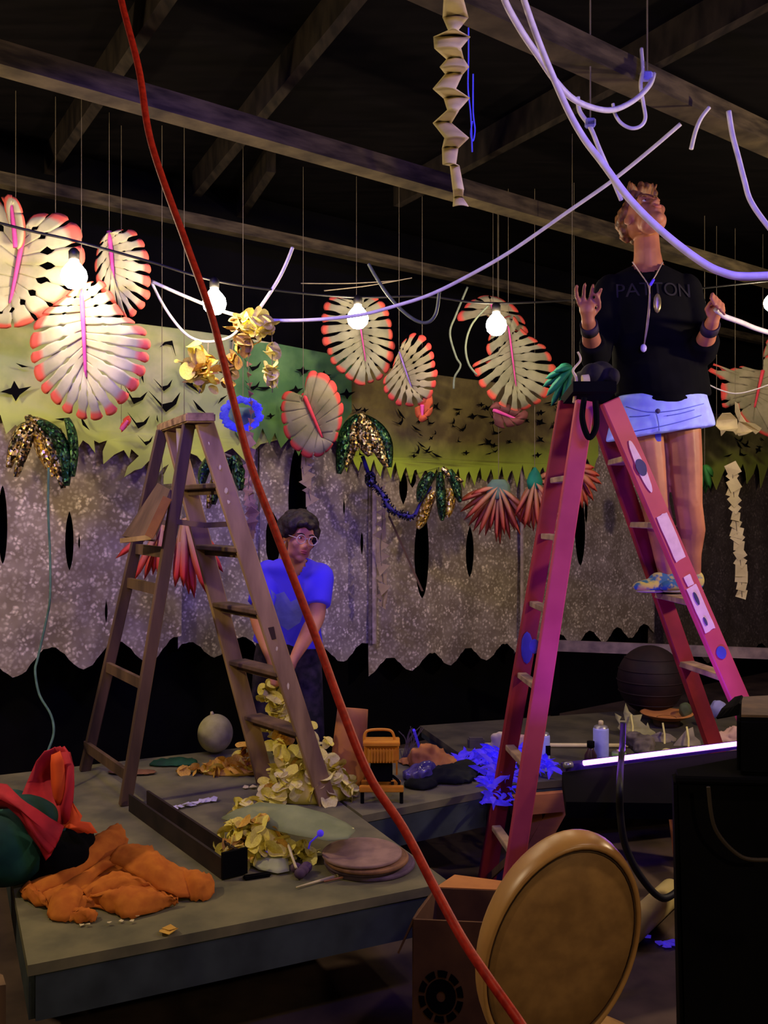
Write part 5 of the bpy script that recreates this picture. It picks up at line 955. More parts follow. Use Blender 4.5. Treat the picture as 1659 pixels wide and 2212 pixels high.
# spiky paper leaves on the far deck
def spiky(label, outl, Y, m, lean=.0015, stand=None):
    cx = sum(x for x, _ in outl)/len(outl); cy = max(y for _, y in outl); b = B(); poly(b, [U(x, y, Y+lean*(cy-y)+.0012*abs(x-cx)) for x, y in outl])
    bmesh.ops.subdivide_edges(b, edges=[e for e in b.edges if e.calc_length() > .06], cuts=1); bmesh.ops.triangulate(b, faces=b.faces)
    for v in b.verts: v.co.y += .02*noise.noise(v.co*9)
    t = thing('spiky_paper_leaf', label, 'leaf', U(cx, cy, Y), 'paper leaves on the far deck'); obj('leaf_blade', b, m, t, True, solid=.003)
    b = B(); tube(b, [U(cx, cy, Y-.01), U(cx, cy-25, Y+lean*25-.012), U(cx-4, cy-50, Y+lean*50-.012)], .005, 6); obj('leaf_vein', b, M_pal, t); return t
M_sp = mat('pale_olive_paper', lin((172, 168, 116)), lin((146, 142, 96)), scale=8); M_sp2 = mat('grey_cream_paper', lin((156, 144, 122)), lin((124, 114, 98)), scale=8)
spiky('pale olive spiky paper leaf standing up on the far deck', [(1328, 1540), (1342, 1548), (1338, 1556), (1350, 1556), (1346, 1540), (1351, 1518), (1358, 1536), (1368, 1545), (1386, 1542), (1382, 1556), (1396, 1568), (1398, 1560), (1404, 1574), (1416, 1582), (1420, 1592), (1400, 1594), (1382, 1588), (1360, 1586), (1344, 1582), (1334, 1572), (1338, 1564), (1330, 1552)], 4.9, M_sp)
spiky('grey cream crumpled paper leaf right of the spiky one', [(1405, 1590), (1424, 1580), (1448, 1586), (1462, 1596), (1458, 1612), (1436, 1606), (1416, 1604)], 4.8, M_sp2)
spiky('grey cream crumpled paper leaf left of the dark red rail', [(1455, 1610), (1470, 1592), (1482, 1576), (1496, 1570), (1500, 1590), (1512, 1600), (1516, 1614), (1490, 1618), (1466, 1620)], 4.7, M_sp2)
lump('grey_paper_lump', 'grey crumpled paper lump with dark hollow behind the glowing tube', 'paper', [(U(1390, 1622, 4.5), (.06, .05, .06)), (U(1378, 1600, 4.52), (.04, .04, .05)), (U(1404, 1606, 4.5), (.04, .03, .04))], mat('grey_lilac_paper', lin((120, 108, 110)), lin((80, 72, 80))), .04, .009, 'crumpled_paper', 11)
lump('cream_paper_lump', 'pinkish cream crumpled paper at the right end behind the glowing tube', 'paper', [(U(1560, 1606, 4.55), (.07, .05, .05)), (U(1585, 1598, 4.55), (.05, .05, .06))], mat('pinkish_cream', (0, 0, 0)), .03, .009, 'crumpled_paper', 12)
lump('white_paper_ring', 'small pale paper curl on the far deck right of the grey lump', 'paper', [(U(1440, 1622, 4.5), (.035, .03, .015))], M_cream, .02, .007, 'paper_curl', 13)
lump('pale_blue_ball', 'pale blue crumpled ball beside the pink ladder right leg', 'ball', [(U(1553, 1532, 5.1), (.042, .042, .05))], mat('pale_blue_paper', lin((170, 170, 214)), lin((140, 140, 190))), .02, .008, 'crumpled_paper', 14, z=U(0, 1552, 5.1).z)
lump('green_ball', 'small dim green ball on the far deck left of the red rail', 'ball', [(U(1480, 1535, 5.2), (.04, .04, .045))], mat('dim_green_cloth', lin((90, 100, 66)), lin((66, 76, 50))), .012, .008, 'ball_skin', 15, z=U(0, 1552, 5.2).z)
t = thing('brown_dish', 'shallow oval brown dish at the back of the far deck', 'dish', D(1440, 1556)); c = Vector((U(1440, 1552, 5.2).x, 5.2, DECK+.0))
zt_ = U(0, 1545, 5.2).z
b = B(); lathe(b, c, [(0, 0), (.07, 0), (.075, zt_-DECK-.02), (.05, zt_-DECK-.01)], 20); obj('foot', b, M_dwood, t, True)
b = B(); lathe(b, c+Vector((0, 0, zt_-DECK-.02)), [(0, 0), (.08, 0), (.14, .03), (.145, .034), (.135, .034), (.07, .008), (0, .006)], 30); obj('dish_bowl', b, M_kraft, t, True)
t = thing('maroon_lantern', 'large dim maroon round lantern in the dark behind the pink ladder', 'lantern', U(1400, 1548, 5.42)); c = U(1405, 1468, 5.42)
b = B(); ell(b, c, (.19, .19, .2), sub=4)
obj('lantern_skin', b, mat('dim_maroon_cloth', lin((40, 22, 22)), lin((28, 16, 18))), t, True); b = B()
for z in (-.13, -.065, 0, .065, .13): rr = .2*math.sqrt(max(0, 1-(z/.2)**2))*.96; lathe(b, c+Vector((0, 0, z)), [(rr, -.004), (rr+.004, 0), (rr, .004)], 36)
tag(obj('hoop', b, MATS['dim_maroon_cloth'], t, True), kind='stuff')
b = B(); cyl(b, (c.x, c.y, DECK), c-Vector((0, 0, .18)), .06, .05, 16); obj('stand', b, M_dwood, t, True)
# pale rail across the back
t = thing('guard_rail', 'pale worn guard rail across the dark behind the pink ladder', 'rail', U(1430, 1400, 5.95))
M_railw = mat('worn_pale_rail', lin((150, 130, 128)), lin((110, 94, 100)), scale=12)
b = B(); beam(b, U(1190, 1394, 5.95), U(1820, 1418, 5.95), .07, .03, (0, 1, 0)); obj('top_rail', b, M_railw, t)
for x in (1200, 1500, 1800): b = B(); p = U(x, 1396+(x-1190)*.038, 5.98); beam(b, (p.x, 6.0, 0), (p.x, 6.0, p.z), .05, .05, (0, 1, 0)); obj('post', b, M_black, t)
# ------------------------------------------------------------------ black counter with the glowing tube, black case
q = [(.60, 2.90), (1.22, 3.08), (1.46, 3.56), (.617, 3.2)]
t = thing('black_counter', 'low black counter under the glowing violet tube', 'table', (1.0, 3.1, 0))
zc = .70; b = B(); prism(b, [(.565, 2.875), (.9, 2.86), (1.52, 3.12), (1.50, 3.57), (.615, 3.20)], zc-.05, zc); obj('counter_top', b, M_black, t)
for x, y in ((.65, 2.93), (1.4, 3.12), (1.4, 3.48), (.68, 3.18)): b = B(); beam(b, (x, y, 0), (x, y, zc-.05), .05, .05); obj('leg', b, M_black, t)
a, c2 = U(1218, 1663, 3.21), U(1600, 1616, 3.52); a.z = c2.z = zc+.018
t = thing('blacklight_tube', 'glowing pink-violet tube light along the back of the black counter', 'lamp', (a+c2)/2)
d = (c2-a).normalized(); b = B(); beam(b, a-Vector((0, -.012, .006)), c2-Vector((0, -.012, .006)), .024, .03, (0, 1, 0)); obj('tube_housing', b, mat('violet_housing', lin((60, 40, 130)), lin((50, 30, 110)), rough=.4), t)
b = B(); cyl(b, a+d*.08+Vector((0, -.012, .006)), c2-d*.005+Vector((0, -.012, .006)), .009, n=14); obj('lit_tube', b, glow('violet_tube_glow', (.86, .34, 1), 2.6), t, True)
b = B(); cyl(b, a+Vector((0, -.012, .006)), a+d*.03+Vector((0, -.012, .006)), .011, n=14); obj('end_cap', b, mat('tin', (0, 0, 0)), t, True)
lamp('blacklight_tube_lamp', 'AREA', tuple((a+c2)/2+Vector((0, -.01, .035))), tuple((a+c2)/2+Vector((-.35, .12, 1))), 8, (.26, .05, 1), .78, .02)
bpy.data.objects['blacklight_tube_lamp'].rotation_euler = Matrix((d, Vector((0, 0, 1)).cross(d), Vector((0, 0, 1)))).transposed().to_euler()
bpy.data.objects['blacklight_tube_lamp'].rotation_euler = (Matrix((d, -Vector((0, 0, 1)).cross(d), -Vector((0, 0, 1)))).transposed()).to_euler()
t = thing('black_case', 'large black covered case filling the lower right corner', 'case', (1.0, 2.0, 0))
b = B(); z1 = 1.06; pts = [(.588, 1.88), (1.45, 1.80), (1.5, 2.45), (.605, 1.95)]
vs0 = [b.verts.new((x+.02*(i in (0, 3)), y-.03*(i in (0, 1)), 0)) for i, (x, y) in enumerate(pts)]; vs1 = [b.verts.new((x, y, z1)) for x, y in pts]
b.faces.new(vs0[::-1]); b.faces.new(vs1)
for i in range(4): b.faces.new((vs0[i], vs0[(i+1) % 4], vs1[(i+1) % 4], vs1[i]))
bmesh.ops.recalc_face_normals(b, faces=b.faces); bmesh.ops.bevel(b, geom=b.edges[:], offset=.01, segments=2, affect='EDGES'); obj('case_body', b, M_black, t)
b = B(); tube(b, [(.588, 1.872, z1), (1.45, 1.79, z1)], .008); obj('edge_trim', b, M_black, t)
b = B(); tube(b, smooth_path([U(1530, 1700, 1.8), U(1545, 1790, 1.8), U(1600, 1850, 1.8), U(1659, 1858, 1.8)]), .004); obj('hanging_lead', b, mat('dull_brown_lead', lin((60, 50, 40))), t)
t = thing('black_speaker', 'black speaker box with dusty brown top at the right edge', 'speaker', (.95, 2.0, z1))
b = B(); prism(b, [(.722, 1.895), (1.2, 1.85), (1.22, 2.2), (.80, 2.10)], z1+.001, z1+.118); bmesh.ops.bevel(b, geom=b.edges[:], offset=.008, segments=2, affect='EDGES'); obj('cabinet', b, M_black, t)
b = B(); prism(b, [(.735, 1.905), (1.19, 1.862), (1.205, 2.18), (.808, 2.09)], z1+.118, z1+.123); obj('dusty_top', b, mat('dusty_brown', lin((108, 84, 58)), lin((80, 62, 48)), scale=20), t)
b = B(); rows_sheet(b, [(U(1548, 1552, 1.93), U(1596, 1545, 1.9), (0, 0, 0)), (U(1560, 1532, 1.95), U(1598, 1520, 1.9), (0, -.01, 0)), (U(1588, 1507, 2.0), U(1604, 1503, 1.95), (0, 0, 0))], 4); obj('dark_flap', b, M_black, t, solid=.004)
# ------------------------------------------------------------------ round-backed chair, box, tube, scraps
ch = thing('round_back_chair', 'tan round-backed chair in the near foreground', 'chair', (.28, 1.75, 0))
M_chp = mat('tan_panel', lin((168, 126, 76)), lin((146, 108, 66)), rough=.6, scale=30); M_chr = mat('varnished_rim', lin((196, 148, 88)), lin((178, 128, 74)), rough=.35, scale=9, spec=.5)
cc = U(1213, 2055, 1.72); mj = Vector((.30, -.08, .95)).normalized(); mn = Vector((.93, .16, -.30)); mn = (mn-mj*mn.dot(mj)).normalized(); nn = mj.cross(mn).normalized()
if nn.y > 0: nn = -nn
ra, rb = 255/F*1.72, 168/F*1.72
def ov(s, dn, sx=1): return [cc+mj*ra*s*math.cos(2*PI*k/56)+mn*rb*s*sx*math.sin(2*PI*k/56)+nn*dn for k in range(56)]
def rings(name, prof, m, close=False):
    b = B(); g = [[b.verts.new(p) for p in ov(s, dn)] for s, dn in prof]
    for q, s in zip(g, g[1:]+([g[0]] if close else [])):
        for k in range(56): b.faces.new((q[k], q[(k+1) % 56], s[(k+1) % 56], s[k]))
    if not close: b.faces.new(g[0]); b.faces.new(g[-1])
    bmesh.ops.recalc_face_normals(b, faces=b.faces); return obj(name, b, m, ch, True)
rings('back_rim', [(.985, -.055), (1.0, -.045), (1.004, -.016), (.99, .004), (.965, .010), (.935, .006), (.925, -.004), (.925, -.055)], M_chr, True)
rings('back_panel', [(.93, -.05), (.93, -.006), (.90, .002), (.5, .004)], M_chp)
rings('rim_groove', [(.905, .003), (.915, .0055), (.925, .003)], M_dwood, True)
seat_c = Vector((cc.x+.05, cc.y+.2, .46))
b = B(); lathe(b, seat_c, [(0, -.03), (.18, -.03), (.195, -.01), (.19, .015), (.15, .035), (0, .04)], 36); obj('seat', b, M_chp, ch, True)
for s in (-1, 1):
    b = B(); tube(b, smooth_path([cc-mj*ra*.86+mn*rb*.55*s, cc-mj*ra*1.05+mn*rb*.6*s+Vector((0, .03, -.03)), seat_c+Vector((.12*s, -.12, -.01))]), .014); obj('back_post', b, M_chr, ch, True)
for sx in (-1, 1):
    for sy in (-1, 1): b = B(); cyl(b, seat_c+Vector((.11*sx, .11*sy, -.03)), seat_c+Vector((.17*sx, .16*sy, -.46)), .018, .012, 12); obj('leg', b, M_chr, ch, True)
t = thing('cardboard_box', 'open cardboard box with round dark printed emblem behind the chair', 'box', (.2, 2.6, 0)); M_card = mat('brown_cardboard', lin((112, 78, 48)), lin((88, 60, 40)), rough=.85, scale=9)
A0 = Vector((U(893, 0, 2.42).x, 2.42, 0)); dx = Vector((.97, -.10, 0)); dy = Vector((.07, .2, 0)); zb = U(0, 1985, 2.42).z
wq = .36
fr_ = [A0, A0+dx*wq, A0+dx*wq+dy, A0+dy]
for i in range(4):
    a, c_ = fr_[i], fr_[(i+1) % 4]; b = B(); quad(b, [a, c_, c_+Vector((0, 0, zb)), a+Vector((0, 0, zb))]); obj('box_side', b, M_card, t, solid=.006)
b = B(); quad(b, fr_); obj('box_bottom', b, M_card, t, solid=.006)
b = B(); quad(b, [fr_[3]+Vector((0, 0, zb)), fr_[2]+Vector((0, 0, zb)), fr_[2]+Vector((-.06, .06, zb-.005)), fr_[3]+Vector((.06, .09, zb+.0))]); obj('box_flap', b, M_kraft, t, solid=.005)
b = B(); quad(b, [fr_[0]+Vector((0, 0, zb)), fr_[3]+Vector((0, 0, zb)), fr_[3]+Vector((-.05, -.03, zb-.05)), fr_[0]+Vector((-.04, 0, zb-.09))]); obj('box_flap', b, M_card, t, solid=.005)
b = B(); quad(b, [fr_[1]+Vector((0, 0, zb)), fr_[2]+Vector((0, 0, zb)), fr_[2]+Vector((.07, -.02, zb-.03)), fr_[1]+Vector((.06, 0, zb-.04))]); obj('box_flap', b, M_card, t, solid=.005)
fn = Vector((-.10, -.97, 0)).normalized(); ec = U(952, 2150, 2.415); ec.y = A0.y+(ec.x-A0.x)*(-.103)-.005; b = B(); n = 40
for k in range(n):
    a0, a1 = 2*PI*k/n, 2*PI*(k+1)/n; e = lambda r, a: ec+dx*r*math.cos(a)+Vector((0, 0, r*1.15*math.sin(a)))
    quad(b, [e(.04, a0), e(.04, a1), e(.012, a1), e(.012, a0)])
    if k % 4 != 3: quad(b, [e(.060, a0), e(.060, a1), e(.044, a1), e(.044, a0)])
obj('printed_emblem', b, M_black, t)
t = thing('gold_tube', 'shiny pale gold cardboard tube lying on the floor right of the chair', 'tube', (1.0, 3.0, 0)); p, q_ = D(1372, 2000, .05), D(1452, 1925, .05)
M_gold = mat('gold_foil', lin((240, 222, 160)), lin((220, 198, 132)), rough=.35, metal=.1, scale=5); b = B(); dd = (q_-p).normalized(); p = q_-dd*.5
mm = dd.to_track_quat('Z', 'Y').to_matrix(); lathe(b, p, [(.046, 0), (.05, 0), (.05, .5), (.046, .5), (.046, 0)], 28, mm); obj('tube_wall', b, M_gold, t, True)
b = B(); lathe(b, p, [(0, .49), (.045, .49), (.045, .485), (0, .485)], 28, mm); obj('end_plug', b, M_kraft, t, True)
scatter('violet_scraps', 'violet paper scraps on the floor below the gold tube', 'scrap', [(1388, 2026), (1398, 2030), (1422, 2044), (1432, 2042), (1444, 2044), (1440, 2050), (1452, 2046), (1456, 2040), (1478, 2054), (1488, 2052), (1470, 2052)], M_vio, .02, z=0)
t = thing('brown_crate', 'dark brown wooden crate edge at the lower left corner', 'crate', (-1.05, 2.3, 0)); b = B()
zq = .385; prism(b, [(-1.24, 2.3), (-.972, 2.38), (-1.0, 2.43), (-1.3, 2.62)], 0, zq); obj('crate_body', b, M_dwood, t)
for z in (.12, .26): b = B(); beam(b, (-1.24, 2.292, z), (-.972, 2.372, z), .03, .012, (.2, -1, 0)); obj('crate_slat', b, M_wood, t)
# ------------------------------------------------------------------ people
def head_parts(M):
    """bmesh blobs of a head in its own frame (looking along -Y, 0.23 m tall) placed by the matrix M"""
    b = B(); r3 = M.to_3x3()
    def e(c, r, rx=0, rz=0, sub=3): ell(b, M @ Vector(c), r, r3 @ Matrix.Rotation(rz, 3, 'Z') @ Matrix.Rotation(rx, 3, 'X'), sub)
    e((0, .018, .035), (.073, .092, .082)); e((0, -.028, -.035), (.058, .062, .074)); e((0, -.062, -.092), (.028, .024, .022)); e((.03, -.03, -.07), (.028, .04, .03)); e((-.03, -.03, -.07), (.028, .04, .03))
    for s in (-1, 1):
        e((.036*s, -.062, -.022), (.024, .022, .024)); e((.03*s, -.074, .030), (.026, .014, .009)); e((.011*s, -.096, -.03), (.009, .009, .008))
        e((.073*s, .008, -.006), (.008, .017, .028), .2, -.35*s); e((.078*s, .016, .002), (.007, .012, .022), .2, -.5*s)
        e((.028*s, -.070, .012), (.017, .012, .008))
    e((0, -.084, .0), (.009, .012, .028), -.35); e((0, -.1, -.024), (.0115, .013, .0115)); e((0, -.072, .045), (.045, .016, .03)); e((0, -.082, -.055), (.024, .014, .018))
    return b
def face_details(M, parent, iris=(.05, .03, .02), lip=(190, 96, 92), brow=None, specs=None):
    r3 = M.to_3x3(); W_ = mat('eye_white', lin((226, 216, 206)), rough=.3, scale=3); I_ = mat('dark_iris', iris, rough=.2); Lp = mat('lip_'+str(lip[0]), lin(lip), rough=.5)
    for s in (-1, 1):
        b = B(); ell(b, M @ Vector((.028*s, -.0745, .0125)), (.011, .009, .0068), r3); o = obj('eye', b, W_, parent, True)
        b = B(); ell(b, M @ Vector((.028*s+.002, -.0815, .0125)), (.0048, .003, .0048), r3); obj('iris', b, I_, o, True)
        b = B(); tube(b, smooth_path([M @ Vector((.014*s, -.090, .030)), M @ Vector((.030*s, -.090, .036)), M @ Vector((.048*s, -.076, .030))], 4), .0035, 6); obj('eyebrow', b, brow or M_hair, parent, True)
    b = B(); ell(b, M @ Vector((0, -.0955, -.0505)), (.020, .006, .0048), r3); ell(b, M @ Vector((0, -.0950, -.0600)), (.017, .007, .0055), r3); obj('lips', b, Lp, parent, True)
    if specs:
        b = B()
        for s in (-1, 1):
            P_ = [M @ Vector((.033*s+.024*math.cos(2*PI*k/24), -.103-.002*abs(math.cos(2*PI*k/24)), .008+.0225*math.sin(2*PI*k/24))) for k in range(25)]; tube(b, P_, .0022, 6)
            tube(b, [M @ Vector((.057*s, -.101, .012)), M @ Vector((.078*s, -.04, .014)), M @ Vector((.08*s, .012, .008))], .0018, 5)
        tube(b, smooth_path([M @ Vector((-.009, -.105, .012)), M @ Vector((0, -.108, .016)), M @ Vector((.009, -.105, .012))], 4), .002, 5); g = obj('spectacles', b, specs, parent, True)
def hand_caps(b, wrist, palm, fingers, thumb, rp=.03):
    """palm plus five finger chains, all in world points"""
    w_, p_ = Vector(wrist), Vector(palm); caps(b, [(w_, .024), (w_.lerp(p_, .6), rp*.85), (p_, rp)], 2)
    for ch in fingers+[thumb]: caps(b, [(Vector(q), .0095-.0009*i) for i, q in enumerate(ch)], 2, 10)

from mathutils.bvhtree import BVHTree
# ---- person bending behind the wooden ladder
t = thing('person', 'person in bright blue t-shirt and round glasses bending forward behind the wooden ladder', 'person', (-.5, 4.98, 0))
H = lambda x, y, Y: U(x, y, Y)
hd = Matrix.Translation(H(645, 1163, 4.56)) @ Matrix.Rotation(math.radians(30), 4, 'Z') @ Matrix.Rotation(math.radians(8), 4, 'Y') @ Matrix.Rotation(math.radians(8), 4, 'X') @ Matrix.Scale(.96, 4)
b = head_parts(hd)
caps(b, [(H(636, 1178, 4.60), .05), (H(630, 1212, 4.66), .056)])
loft(b, [(H(620, 1440, 4.98), .165, .11, 0, 0), (H(620, 1415, 4.96), .172, .115, 0, 0), (H(622, 1365, 4.90), .14, .10, 0, 0), (H(628, 1300, 4.80), .15, .105, 0, 0), (H(634, 1250, 4.72), .165, .09, 0, 0), (H(634, 1222, 4.68), .12, .07, 0, 0), (H(632, 1205, 4.66), .055, .05, 0, 0)])
sR, eR, wR = H(690, 1246, 4.66), H(684, 1335, 4.56), H(638, 1418, 4.44)
sL, eL, wL = H(580, 1240, 4.70), H(556, 1330, 4.62), H(584, 1420, 4.50)
for s_, e_, w_ in ((sR, eR, wR), (sL, eL, wL)): caps(b, [(s_, .058), (s_.lerp(e_, .5), .048), (e_, .041), (e_.lerp(w_, .3), .043), (w_, .026)])
for (w_, e_), sg in (((wR, eR), -1), ((wL, eL), 1)):
    d = (w_-e_).normalized(); pl_ = w_+d*.06; sd = Vector((0, 0, 1)).cross(d).normalized(); up = d.cross(sd)
    F_ = []
    for k, ln in enumerate((.062, .072, .068, .054)):
        o = pl_+sd*(.026-.0175*k)*1.0; F_.append([o+d*.012, o+d*(.02+ln*.4)-up*.008, o+d*(.018+ln*.62)+Vector((0, .004, -.028)), o+d*(.004+ln*.6)+Vector((0, .018, -.045))])
    th = [w_+d*.022+sd*.024*sg, w_+d*.045+sd*.046*sg, w_+d*.075+sd*.05*sg+Vector((0, 0, -.008)), w_+d*.095+sd*.04*sg+Vector((0, 0, -.016))]
    hand_caps(b, w_, pl_, F_, th)
legs = []
for hx, kx, ax in ((584, 566, 560), (658, 676, 680)):
    hp, kn, an = H(hx, 1432, 4.98), H(kx, 1590, 4.90), Vector((H(ax, 0, 4.98).x, 5.0, .085)); legs.append((hp, kn, an))
    caps(b, [(hp, .085), (hp.lerp(kn, .5), .07), (kn, .052), (kn.lerp(an, .3), .052), (an, .036)]); ell(b, an+Vector((0, -.07, -.04)), (.042, .115, .04))
obj('body', remeshed(b, .0075, 3), M_skin, t, True)
face_details(hd, t, specs=mat('clear_spectacle_frame', lin((226, 214, 190)), lin((206, 190, 160)), rough=.25, spec=.6))
# blue t-shirt with a V neck
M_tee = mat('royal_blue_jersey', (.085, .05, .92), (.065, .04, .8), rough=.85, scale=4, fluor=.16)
b = B(); loft(b, [(H(622, 1392, 4.95), .190, .128, -.10, 0), (H(622, 1360, 4.90), .172, .126, 0, 0), (H(628, 1300, 4.80), .172, .125, 0, 0), (H(634, 1250, 4.72), .182, .108, 0, 0), (H(634, 1222, 4.68), .150, .09, 0, 0), (H(633, 1207, 4.665), .078, .068, 0, 0)])
for s_, e_, k in ((sR, eR, .70), (sL, eL, .75)): ell(b, s_, .074); cyl(b, s_, s_.lerp(e_, k), .074, .066, 18)
vn = H(636, 1246, 4.60)
def vcut(p):
    if p.y > 4.70: return False
    q = CX+p.x/p.y*F; yy = CY-(p.z-CAMZ)*F/p.y; return yy < 1248 and abs(q-638) < (1250-yy)*.62 and p.y < 4.68
sb = remeshed(b, .009, 4, vcut)
for v in sb.verts: v.co += Vector((.4, -1, .2)).normalized()*.012*noise.noise(Vector((v.co.x*9, v.co.y*4, v.co.z*6)))
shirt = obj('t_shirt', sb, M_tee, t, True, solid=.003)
bt = bmesh.new(); bt.from_mesh(shirt.data); tree0 = BVHTree.FromBMesh(bt); bt.free(); base = org(t)
b = B(); poly(b, [Vector((x, 0, y)) for x, y in ((584, 1272), (596, 1284), (614, 1278), (628, 1300), (644, 1292), (656, 1276), (660, 1310), (648, 1345), (622, 1362), (598, 1345))])
bmesh.ops.subdivide_edges(b, edges=b.edges[:], cuts=4, use_grid_fill=True); bmesh.ops.triangulate(b, faces=b.faces)
for v in b.verts:
    r_ = (U(v.co.x, v.co.z, 1)-Vector((0, 0, CAMZ))).normalized(); h = tree0.ray_cast(Vector((0, 0, CAMZ))-base, r_); v.co = (h[0]+base if h[0] else U(v.co.x, v.co.z, 4.66))-r_*.005
obj('shirt_print', b, mat('faded_blue_print', (.14, .13, .56), (.11, .10, .46), rough=.9, scale=20, fluor=.16), shirt, True)
M_pants = mat('dark_patterned_leggings', lin((70, 58, 72)), lin((34, 32, 40)), rough=.9, scale=22, detail=5); M_pant2 = mat('reddish_leggings', lin((110, 62, 72)), lin((56, 40, 52)), rough=.9, scale=18)
b = B(); loft(b, [(H(621, 1452, 4.985), .17, .122, 0, 0), (H(621, 1420, 4.965), .182, .124, 0, 0), (H(622, 1375, 4.915), .160, .112, 0, 0)])
for hp, kn, an in legs: caps(b, [(hp, .094), (hp.lerp(kn, .5), .080), (kn, .063), (kn.lerp(an, .3), .062)]); cyl(b, kn.lerp(an, .3), kn.lerp(an, .93), .062, .048, 16)
obj('leggings', remeshed(b, .011, 3), M_pants, t, True)
for hp, kn, an in legs:
    b = B(); ell(b, an+Vector((0, -.065, -.042)), (.05, .13, .043)); ell(b, an+Vector((0, 0, -.01)), (.05, .055, .055)); obj('shoe', remeshed(b, .01, 3), M_black, t, True)
# curly dark hair
b = B(); rh = random.Random(4)
ell(b, hd @ Vector((0, .03, .045)), (.084, .088, .082), hd.to_3x3(), 3)
for _ in range(170):
    a, q = rh.uniform(0, 2*PI), rh.uniform(-.25, 1); c = Vector((math.cos(a)*math.sqrt(max(0, 1-q*q)), math.sin(a)*math.sqrt(max(0, 1-q*q)), q)); p = Vector((c.x*.088, .026+c.y*.098, .04+c.z*.086))
    if p.y < -.045 and p.z < .075: continue
    if abs(p.x) < .06 and p.y < -.03 and p.z < .082: continue
    ell(b, hd @ p, rh.uniform(.017, .03), sub=2)
for x, y, z in ((-.035, -.074, .078), (.012, -.08, .072), (.03, -.072, .08), (-.06, -.05, .06), (.07, -.03, .04), (-.08, -.01, .01), (.085, 0, .0), (.086, .02, -.03), (-.086, .02, -.03), (-.082, .03, -.05), (.08, .035, -.05), (-.01, -.078, .085)): ell(b, hd @ Vector((x, y, z)), .018, sub=2)
obj('hair', remeshed(b, .006, 1), M_hair, t, True)

# ---- person standing on the pink ladder, head thrown back
zs = at_py(G0, G1, 1302).z+.012                          # top of the tread
t = thing('person', 'person in black long-sleeved top and white shorts on the pink ladder looking up', 'person', (1.2, 3.95, zs))
Yp = 3.98
hd = Matrix.Translation(H(1392, 474, Yp-.02)) @ Matrix.Rotation(math.radians(14), 4, 'Z') @ Matrix.Rotation(math.radians(-42), 4, 'X')
b = head_parts(hd)
caps(b, [(H(1396, 500, Yp+.03), .052), (H(1398, 548, Yp+.015), .056), (H(1400, 578, Yp+.03), .066)])
loft(b, [(H(1428, 905, Yp+.03), .165, .11, 0, 0), (H(1430, 870, Yp+.03), .172, .115, 0, 0), (H(1420, 790, Yp+.02), .135, .10, 0, 0), (H(1408, 700, Yp+.01), .15, .105, 0, 0), (H(1400, 630, Yp+.02), .165, .09, 0, 0), (H(1399, 596, Yp+.03), .13, .075, 0, 0), (H(1399, 572, Yp+.03), .062, .055, 0, 0)])
sL, eL, wL = H(1318, 628, Yp+.02), H(1284, 772, Yp-.05), H(1270, 690, Yp-.27)
sR, eR, wR = H(1480, 626, Yp+.02), H(1514, 762, Yp-.05), H(1540, 692, Yp-.27)
for s_, e_, w_ in ((sL, eL, wL), (sR, eR, wR)): caps(b, [(s_, .055), (s_.lerp(e_, .5), .046), (e_, .04), (e_.lerp(w_, .35), .041), (w_, .026)])
# left-of-picture hand: palm up and open, fingers bent over
pw = H(1268, 668, Yp-.29); d = Vector((-.02, -.05, 1)).normalized(); sd = Vector((1, .1, 0)).normalized(); fw = Vector((0, -1, 0))
F_ = []
for k, ln in enumerate((.066, .074, .07, .056)):
    o = pw+sd*(-.030+.020*k)+d*.018; fx = sd*(-.012+.008*k); F_.append([o, o+d*ln*.45+fx+fw*.006, o+d*ln*.8+fx*1.5+fw*.022, o+d*ln*.95+fx*1.6+fw*.042])
hand_caps(b, wL, pw, F_, [wL+d*.02+sd*.024, wL+d*.045+sd*.045+fw*.012, wL+d*.07+sd*.04+fw*.03, wL+d*.09+sd*.024+fw*.04], .032)
# the other hand closes on the rope
rp0, rp1 = U(1546, 668, 3.66), U(1562, 682, 3.7)
pw = H(1548, 668, Yp-.29); rd = Vector((.75, .25, -.6)).normalized(); d = Vector((.1, -.2, 1)).normalized(); F_ = []
for k, ln in enumerate((.06, .068, .064, .05)):
    o = pw+rd*(-.026+.020*k)+Vector((0, -.01, .012)); F_.append([o, o+Vector((-.012, -.026, .022)), o+Vector((-.024, -.046, .002)), o+Vector((-.012, -.046, -.022))])
hand_caps(b, wR, pw, F_, [wR+d*.02+Vector((-.024, -.01, 0)), wR+d*.04+Vector((-.04, -.02, 0)), wR+d*.06+Vector((-.036, -.04, 0)), wR+d*.075+Vector((-.02, -.05, 0))], .031)
legs = ((H(1388, 905, Yp+.03), H(1416, 1092, Yp), H(1440, 1256, Yp+.03)), (H(1470, 905, Yp+.03), H(1486, 1088, Yp-.02), H(1497, 1240, Yp+.02)))
lg = []
for hp, kn, an in legs:
    an = Vector((an.x, an.y, zs+.075)); lg.append(an); cf = kn.lerp(an, .36)+Vector((.012, .012, 0))
    caps(b, [(hp, .084), (hp.lerp(kn, .5), .076), (kn, .060), (cf, .058), (kn.lerp(an, .7), .042), (an, .033)])
    ell(b, kn+Vector((0, -.03, 0)), (.034, .03, .04)); ell(b, an+Vector((-.05, -.02, -.04)), (.10, .038, .03), Matrix.Rotation(.35, 3, 'Z'))
obj('body', remeshed(b, .0055, 2), M_skin2, t, True)
face_details(hd, t, lip=(184, 104, 88), brow=M_hair2)
M_top = mat('black_knit', lin((12, 12, 15)), lin((7, 7, 10)), rough=.95, scale=14, spec=.1)
